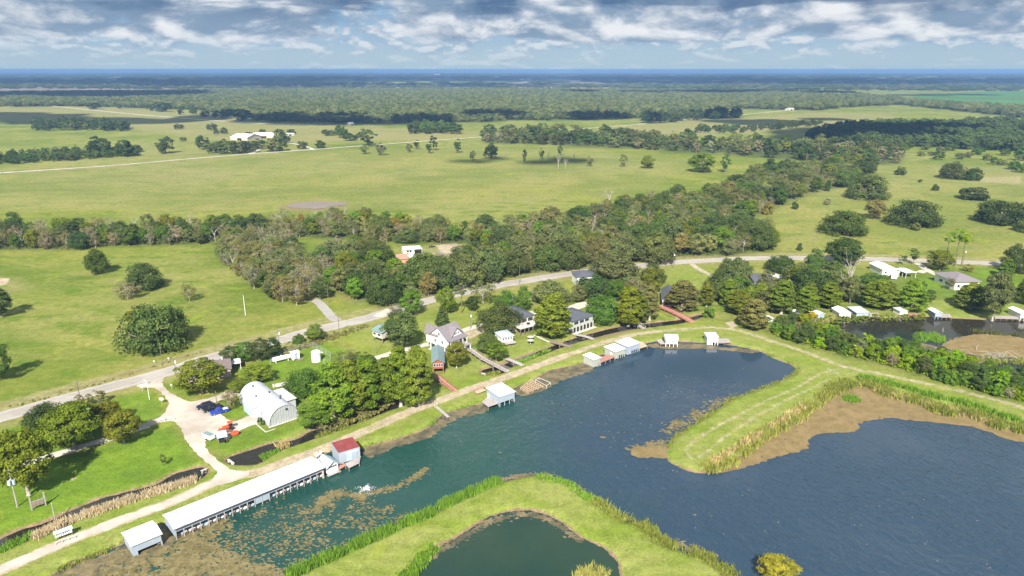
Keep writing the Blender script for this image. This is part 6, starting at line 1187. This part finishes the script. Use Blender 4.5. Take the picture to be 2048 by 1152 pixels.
blades(band([(390,966),(340,981),(300,994),(260,1006),(225,1018),(150,1044),(100,1066),(70,1082)], 2.4, 3600), 1.7, .15, .2, DRYREED, 'dry_reeds', 'band of tan dry reeds along the dark ditch', 6)
blades(band([(0,1108),(40,1086),(70,1074)], 3, 300), 1.4, .14, .25, CATTAIL, 'reeds', 'green reed patch at the end of the dry reeds', 5)
blades(band([(580,1156),(675,1113),(775,1067),(835,1042),(868,1028)], 2.6, 2300), 1.9, .15, .15, CATTAIL, 'cattails', 'tall bright green cattails along the lower levee bank', 6); blades(band([(884,1017),(940,990),(997,966)], 2.6, 950), 1.8, .15, .15, CATTAIL, 'cattails', 'shorter stand of cattails near the lower levee point', 6)
blades(band([(1075,954),(1131,967),(1164,990),(1190,1003)], 3.0, 700, off=-.6), 1.1, .15, .3, CATTAIL, 'reeds', 'green reeds rounding the lower levee point', 5); blades(band([(1190,1003),(1243,1039),(1282,1048),(1315,1079),(1355,1099),(1401,1112),(1434,1131),(1470,1156)], 4.0, 1500, off=-.6), 1.3, .15, .3, MIXREED, 'reeds', 'mixed green and brown reeds along the lower levee', 5)
blades(band([(800,1165),(825,1148),(850,1116),(872,1097)], 2.4, 700), 1.3, .14, .2, CATTAIL, 'cattails', 'cattails along the inner pond bank', 5)
blades(band([(1410,943),(1465,924),(1497,899),(1536,870),(1581,847),(1626,814),(1668,785)], 4.6, 2300, off=.6), 1.6, .15, .28, (0.38, 0.40, 0.10), 'reeds', 'tawny green reeds along the grass peninsula', 5); blades(band([(1425,927),(1500,880),(1560,845),(1610,812)], 2.0, 500, 0.0), 1.5, .13, .25, STRAW, 'dry_reeds', 'strip of straw reeds along the peninsula edge', 5)
blades(band([(1668,785),(1711,772),(1740,772),(1771,791),(1836,806),(1886,829),(1923,826),(1961,839),(1998,856),(2060,868)], 5.5, 2400, off=1.2), 2.0, .16, .28, MIXREED, 'reeds', 'clumped reeds between the levee track and the brown shallows', 6)
blades(band([(1720,757),(1790,772),(1850,790),(1920,806),(1990,830),(2060,850)], 2.5, 1100, 0.0), 1.9, .16, .2, CATTAIL, 'cattails', 'bright cattail band above the brown shallows', 6); blades(band([(1750,783),(1830,806),(1900,824),(1990,852)], 2.2, 600, WZ), 1.7, .14, .3, STRAW, 'dry_reeds', 'dry straw clumps at the edge of the brown shallows', 6)
blades(band([(1536,713),(1570,722),(1592,738),(1585,748),(1560,762),(1500,786),(1454,804),(1401,840),(1355,870),(1332,898)], 2.0, 1500, off=.8), .8, .13, .3, MIXREED, 'reeds', 'short reeds fringing the inner side of the peninsula', 5)
for x, y, r_, lb in ((1702, 800, 2.0, 'small green reed island in the brown shallows'), (1862, 676, 4.6, 'green reed island in the marsh')):
    c = g(x, y, WZ); q = rng.normal(0, r_*.45, (260, 2)); blades(np.concatenate([q+np.array(c[:2]), np.full((260, 1), WZ)], 1), 1.3, .16, .3, CATTAIL, 'reed_island', lb, 6)
blades(band([(1600,640),(1620,655),(1560,655),(1545,668)], 6, 500, 0.0), 1.6, .15, .25, (0.36, .38, .09), 'reeds', 'tall yellow-green reeds at the narrow end of the marsh', 6)
blades(band([(1900,736),(1960,724),(2010,720),(2060,728)], 7, 900, WZ), 1.3, .16, .35, MIXREED, 'reeds', 'marsh grass at the back of the levee hedge', 6); blades(band([(1945,662),(1990,668),(2040,672)], 4, 160, WZ), 1.2, .14, .35, (.16, .18, .06), 'reeds', 'scattered marsh tufts beyond the brown weed mat', 6)
blades(band([(635,878),(660,866),(700,858),(740,842)], 2.2, 350, WZ), 1.1, .14, .35, MIXREED, 'reeds', 'reeds along the shaded ditch below the cypresses', 5); blades(band([(560,897),(575,890)], 2.2, 120, WZ), 1.4, .14, .35, STRAW, 'dry_reeds', 'straw reed clump beside the dark ditch', 6); blades(band([(528,918),(560,903)], 2.2, 200, WZ), 1.0, .15, .3, CATTAIL, 'reeds', 'green reed clump beside the dark ditch', 6)
blades(band([(1170,1166),(1190,1150),(1205,1158)], 5, 420, WZ), 1.5, .16, .35, (0.42, .42, .13), 'reeds', 'yellow-green bush of reeds in the inner pond', 6); blades(band([(970,752),(1000,746)], 2.2, 120, WZ), 1.0, .14, .3, MIXREED, 'reeds', 'reeds under the long boardwalk', 5)
blades(band([(1040,727),(1075,714),(1102,702)], 1.8, 500, WZ, .9), .7, .13, .3, CATTAIL, 'reeds', 'bright grass edging the ditch below the lawns', 5)
blades(band([(120,1140),(200,1106),(245,1086)], 1.2, 200, WZ), .7, .12, .3, MIXREED, 'reeds', 'short grass at the weedy lake corner', 5); blades(band([(725,896),(790,879),(840,863),(872,846),(898,824),(960,808),(1040,772),(1100,741),(1160,727)], 1.2, 900, WZ, .9), .55, .12, .3, (.18, .34, .03), 'reeds', 'lush short grass along the levee waterline', 5)
# floating weed: every fleck a small ragged raft
s = NT('floating_weed'); p = s.pos(); n1 = s.noise(p, 0.7, 5, .7); n2 = s.noise(p, 5.0, 3, .7); c = s.mix(s.rng(n1, .35, .65), (0.125, 0.106, 0.044), (0.240, 0.195, 0.092)); c = s.mix(1.0, c, s.mix(n2, (.65, .65, .65), (1.25, 1.25, 1.25)), 'MULTIPLY'); M_WEED = s.out(s.princ(c, .9, 0, s.bump(n2, .5, .08), .1))
s = NT('weed_mat'); p = s.pos(); n1 = s.noise(p, 0.35, 8, .75, .3); n2 = s.noise(p, 2.5, 4, .7); c = s.mix(s.rng(n1, .32, .68), (0.165, 0.122, 0.050), (0.255, 0.185, 0.085)); c = s.mix(s.rng(s.noise(p, .5, 6, .7), .62, .70, 0, .85), c, (0.035, 0.040, 0.030)); c = s.mix(1.0, c, s.mix(n2, (.72, .72, .72), (1.22, 1.22, 1.22)), 'MULTIPLY'); M_MAT = s.out(s.princ(c, .85, 0, s.bump(n2, .4, .06), .15))
s = NT('silty_mat'); p = s.pos(); n1 = s.noise(p, 0.3, 7, .7, .6); c = s.mix(s.rng(n1, .35, .65), (0.070, 0.068, 0.045), (0.205, 0.160, 0.085)); M_SILT = s.out(s.princ(c, .6, 0, s.bump(s.noise(p, 2.0, 4, .7), .3, .05), .2))
def rafts(name, pts, r, mat, label, z=WZ+.02, seg=7):
    n = len(pts); a = np.linspace(0, 2*np.pi, seg, endpoint=False)[None, :]+rng.uniform(0, 6.28, (n, 1)); rr = r[:, None]*rng.uniform(.45, 1.3, (n, seg)); st = rng.uniform(.45, 1.0, (n, 1))
    X = pts[:, :1]+np.cos(a)*rr; Y = pts[:, 1:2]+np.sin(a)*rr*st; Z = np.broadcast_to(z+np.linspace(0, .035, n)[:, None], X.shape)
    me = quads(name, np.stack([X, Y, Z], -1).reshape(-1, 3), mat, seg); return tag(put(name, me), label, 'floating weed', None, 'stuff')
lakeP = WATERS['LAKE']
def cloudpts(poly, n, clump, spread, inwater=True):
    P = gpoly(poly, WZ); lo, hi = P.min(0), P.max(0); c = rng.uniform(lo, hi, (clump*8, 2)); c = c[inside(c[:, 0], c[:, 1], P)][:clump]; i = rng.integers(0, len(c), n); q = c[i]+rng.normal(0, 1, (n, 2))*spread*rng.uniform(.25, 1.3, (len(c), 1))[i]
    return q[inside(q[:, 0], q[:, 1], lakeP)] if inwater else q
A1 = [(110,1158),(250,1095),(335,1062),(430,1030),(440,1060),(420,1085),(460,1110),(560,1150),(540,1200),(60,1220)]
q = cloudpts(A1, 9000, 420, 1.5); rafts('floating_weed', q, rng.uniform(.1, .62, len(q)), M_WEED, 'dense brown floating weed crowding the lake corner by the small boathouse')
q = cloudpts([(430,1050),(560,1010),(660,1000),(720,1010),(830,1020),(860,1030),(760,1075),(600,1140),(480,1150),(430,1110)], 2600, 150, 1.6); rafts('floating_weed', q, rng.uniform(.08, .42, len(q)), M_WEED, 'scattered brown weed flecks drifting off the cattails')
def trail(pts, n, w): L = resample(gpoly(pts, WZ), .3); i = rng.integers(0, len(L), n); return L[i]+rng.normal(0, w, (n, 2))*rng.uniform(.2, 1.2, (n, 1))
q = np.concatenate([trail([(635,1025),(640,1000),(665,985),(700,990),(730,990),(770,980),(800,972),(830,955),(855,936)], 1100, .8), trail([(720,990),(726,1000)], 120, .7), trail([(680,985),(655,1000),(636,1012)], 300, 1.3)]); rafts('floating_weed', q, rng.uniform(.1, .42, len(q)), M_WEED, 'curving trail of floating weed behind the fountain')
q = np.concatenate([trail([(560,1160),(660,1112),(770,1060),(860,1024)], 1500, .9), trail([(1000,962),(1045,951),(1090,950),(1135,964),(1190,998),(1245,1034),(1320,1074),(1400,1106),(1460,1148)], 1300, .8)]); q = q[inside(q[:, 0], q[:, 1], lakeP)]; rafts('floating_weed', q, rng.uniform(.1, .5, len(q)), M_SILT, 'brown weed fringe along the lower levee bank')
q = cloudpts([(880,900),(1000,830),(1200,760),(1500,740),(1540,780),(1400,830),(1330,880),(1280,900),(1200,870),(1100,830),(950,890)], 230, 110, 2.0); rafts('floating_weed', q, rng.uniform(.05, .26, len(q)), pm('pale_weed', (.24, .20, .14), .9, 0, .25, 2), 'sparse pale flecks drifting across the upper lake')
q = np.concatenate([cloudpts([(1270,895),(1330,880),(1340,910),(1300,912),(1262,908)], 500, 40, 1.0), cloudpts([(1330,870),(1420,820),(1480,790),(1440,800),(1330,860)], 420, 60, 1.3)]); rafts('floating_weed', q, rng.uniform(.15, .7, len(q)), M_WEED, 'weed raft floating off the peninsula tip')
q = gpoly([(1429,1110),(1255,898),(1205,875),(1000,905),(1390,1030)], WZ); rafts('floating_weed', q, np.array([1.0, 1.1, .8, .5, .6]), M_WEED, 'few large tan weed clumps floating far apart', seg=9)
q = cloudpts([(1150,905),(1260,860),(1400,960),(1700,1000),(2000,950),(2040,1140),(1500,1140),(1300,1020)], 70, 50, 1.5); rafts('floating_weed', q, rng.uniform(.06, .22, len(q)), MATS['pale_weed'], 'few pale specks on the wide blue water')
def mat_sheet(pts, mat, label, z, amp=.5): return tag(put('weed_mat', sheet('weed_mat', ragged(dens(gpoly(pts, WZ), 6), .9, amp), z, mat)), label, 'weed mat', None, 'stuff')
mat_sheet([(1405,947),(1470,940),(1520,925),(1560,912),(1612,898),(1618,880),(1640,868),(1712,862),(1722,846),(1780,836),(1810,840),(1880,846),(1930,852),(1975,862),(2010,878),(2060,885),(2060,858),(2000,850),(1960,836),(1920,822),(1880,822),(1830,800),(1770,785),(1735,765),(1700,768),(1660,785),(1620,815),(1575,848),(1530,870),(1490,900),(1450,926)], M_MAT, 'wide brown weed mat covering the lake corner inside the peninsula', WZ+.055)
mat_sheet([(1258,905),(1268,896),(1290,893),(1325,898),(1345,910),(1330,918),(1300,914),(1280,916)], M_MAT, 'tan weed raft at the tip of the peninsula', WZ+.06)
mat_sheet([(725,893),(790,877),(845,859),(872,843),(895,824),(965,804),(975,822),(935,832),(900,845),(880,862),(850,880),(800,893),(740,915)], M_SILT, 'muddy weed margin below the levee grass', WZ+.05, .8); mat_sheet([(1030,776),(1060,757),(1100,738),(1160,726),(1190,738),(1165,748),(1120,764),(1085,782),(1040,792)], M_SILT, 'muddy weed margin under the unfinished dock frame', WZ+.05, .7); mat_sheet([(1290,692),(1320,687),(1400,688),(1440,694),(1490,697),(1520,703),(1500,706),(1440,700),(1400,698),(1330,698)], M_SILT, 'silty shallows along the pond head', WZ+.05, .5)
mat_sheet([(105,1165),(130,1135),(200,1112),(250,1090),(330,1055),(420,1020),(440,1030),(420,1050),(350,1085),(300,1112),(220,1140),(180,1170)], M_SILT, 'thick brown weed carpet at the lake corner shore', WZ+.045, .8)
mat_sheet([(1885,690),(1930,672),(1980,668),(2040,675),(2100,690),(2100,712),(2030,716),(1960,712),(1915,705)], M_MAT, 'tan weed mat spread over the marsh', WZ+.055, 1.0); mat_sheet([(1820,680),(1860,690),(1900,702),(1930,712),(1900,712),(1850,700),(1815,690)], M_SILT, 'brown weed streak beside the reed island', WZ+.05, .6)
q = trail([(835,1135),(875,1102),(912,1083),(975,1044),(1038,1028),(1084,1034),(1122,1054),(1160,1083)], 700, .8); rafts('floating_weed', q, rng.uniform(.15, .6, len(q)), M_SILT, 'brown scum along the margin of the inner pond')
for x, y, h in ((1872, 706, 2.6), (1952, 700, 2.2), (1886, 664, 2.0)):
    t = thing('dead_snag', 'bleached broken snag standing in the marsh water', 'snag', g(x, y, WZ), 0, 'snags in the marsh'); part('trunk', limb((0, 0, -.5), (rng.normal(0, .4), 0, h), .16, .05, 5, .1, 6), M_PALEBARK, t); part('branch', limb((0, 0, h*.5), (rng.normal(0, .8), .3, h*.8), .06, .02, 4, .1, 5), M_PALEBARK, t)
t = thing('driftwood_tangle', 'tangle of grey driftwood branches at the marsh edge', 'driftwood', g(1990, 718, WZ)); x_ = part('branches', [limb(rng.normal(0, 2.2, 3)*np.array([2, 1, .15])+np.array([0, 0, .4]), rng.normal(0, 2.2, 3)*np.array([2, 1, .3])+np.array([0, 0, .9]), .10, .03, 5, .15, 4) for i in range(40)], M_PALEBARK, t); x_['kind'] = 'stuff'
# ------------------------------------------------------------------ clouds overhead that shade parts of the land, and the hazy air
s = NT('cloud_vapour'); d = s.n('ShaderNodeBsdfDiffuse'); d.inputs[0].default_value = (0.86, 0.87, 0.9, 1); tl = s.n('ShaderNodeBsdfTranslucent'); tl.inputs[0].default_value = (0.86, 0.87, 0.9, 1)
ms = s.n('ShaderNodeMixShader'); ms.inputs[0].default_value = 0.5; s.t.links.new(d.outputs[0], ms.inputs[1]); s.t.links.new(tl.outputs[0], ms.inputs[2]); M_CLOUD = s.out(ms.outputs[0])
CLOUDS = [(150,238,900,330),(-150,236,700,300),(1060,322,200,60),(1100,240,1500,300),(640,243,800,230),(1880,272,700,260),(1480,245,500,160),(100,165,5200,2600),(-1500,170,5000,3500),(700,172,3000,1200),(1000,158,6500,3000),(1800,165,5000,2500),(2600,165,5000,3000),(1450,188,2200,420),(1345,168.5,560,360),(150,192,1500,700),(-500,194,1500,800),(1750,190,1100,300)]
HAZE = 1.0e-4
CZ = 1500.0
def cloud(px, py, wx, wy, seed):
    """a flat-based heap of vapour whose shadow lands round the ground point seen at (px, py); wx, wy metres"""
    r_ = np.random.default_rng(seed); c = g(px, py) - LDIR*(CZ/-LDIR.z); V = []; F = []
    import bmesh
    bm = bmesh.new()
    n = int(10+wx*wy/60000*0.25); n = min(n, 60)
    for i in range(n):
        a = r_.uniform(0, 6.283); q = r_.uniform(0, 1)**0.5; x = math.cos(a)*q*wx*0.42; y = math.sin(a)*q*wy*0.42
        s_ = min(wx, wy)*r_.uniform(0.16, 0.36)*(1.1-0.5*q)
        m4 = Matrix.Translation((x, y, s_*0.35))@Matrix.Diagonal((s_*r_.uniform(.9, 1.6), s_*r_.uniform(.8, 1.2), s_*r_.uniform(.7, 1.15), 1))
        bmesh.ops.create_icosphere(bm, subdivisions=2, radius=1.0, matrix=m4)
    for v in bm.verts:
        v.co += Vector(r_.normal(0, min(wx, wy)*0.012, 3)); v.co.z = max(v.co.z, -min(wx, wy)*0.02)
    me = bpy.data.meshes.new('cloud'); bm.to_mesh(me); bm.free(); me.materials.append(M_CLOUD)
    o = put('cloud', me, None, (c.x, c.y, CZ)); rm = o.modifiers.new('skin', 'REMESH'); rm.mode = 'VOXEL'; rm.voxel_size = min(wx, wy)/26.0; rm.use_smooth_shade = True; dm = o.modifiers.new('billow', 'DISPLACE'); tx = bpy.data.textures.new('billow', 'CLOUDS'); tx.noise_scale = min(wx, wy)*.16; tx.noise_depth = 4; dm.texture = tx; dm.texture_coords = 'LOCAL'; dm.strength = min(wx, wy)*.10; o['kind'] = 'structure'; o['label'] = 'flat-based cumulus cloud drifting over the pastures'; return o
for i, a in enumerate(CLOUDS): cloud(*a, 100+i)
def haze():
    W_, zt = 82000.0, 104.0
    V = [(x, y, z) for z in (-4.0, zt) for x, y in ((-W_, -W_), (W_, -W_), (W_, W_), (-W_, W_))]
    me = mesh('haze', V, [(3, 2, 1, 0), (4, 5, 6, 7), (0, 1, 5, 4), (1, 2, 6, 5), (2, 3, 7, 6), (3, 0, 4, 7)])
    m = bpy.data.materials.new('haze_air'); m.use_nodes = True; t = m.node_tree; t.nodes.clear(); o = t.nodes.new('ShaderNodeOutputMaterial'); v = t.nodes.new('ShaderNodeVolumePrincipled')
    v.inputs['Color'].default_value = (0.32, 0.57, 1.0, 1); v.inputs['Density'].default_value = HAZE; v.inputs['Anisotropy'].default_value = 0.0
    t.links.new(v.outputs[0], o.inputs['Volume']); me.materials.append(m); ob = put('haze', me); ob['kind'] = 'stuff'; ob['label'] = 'thin blue summer haze in the air'
haze()
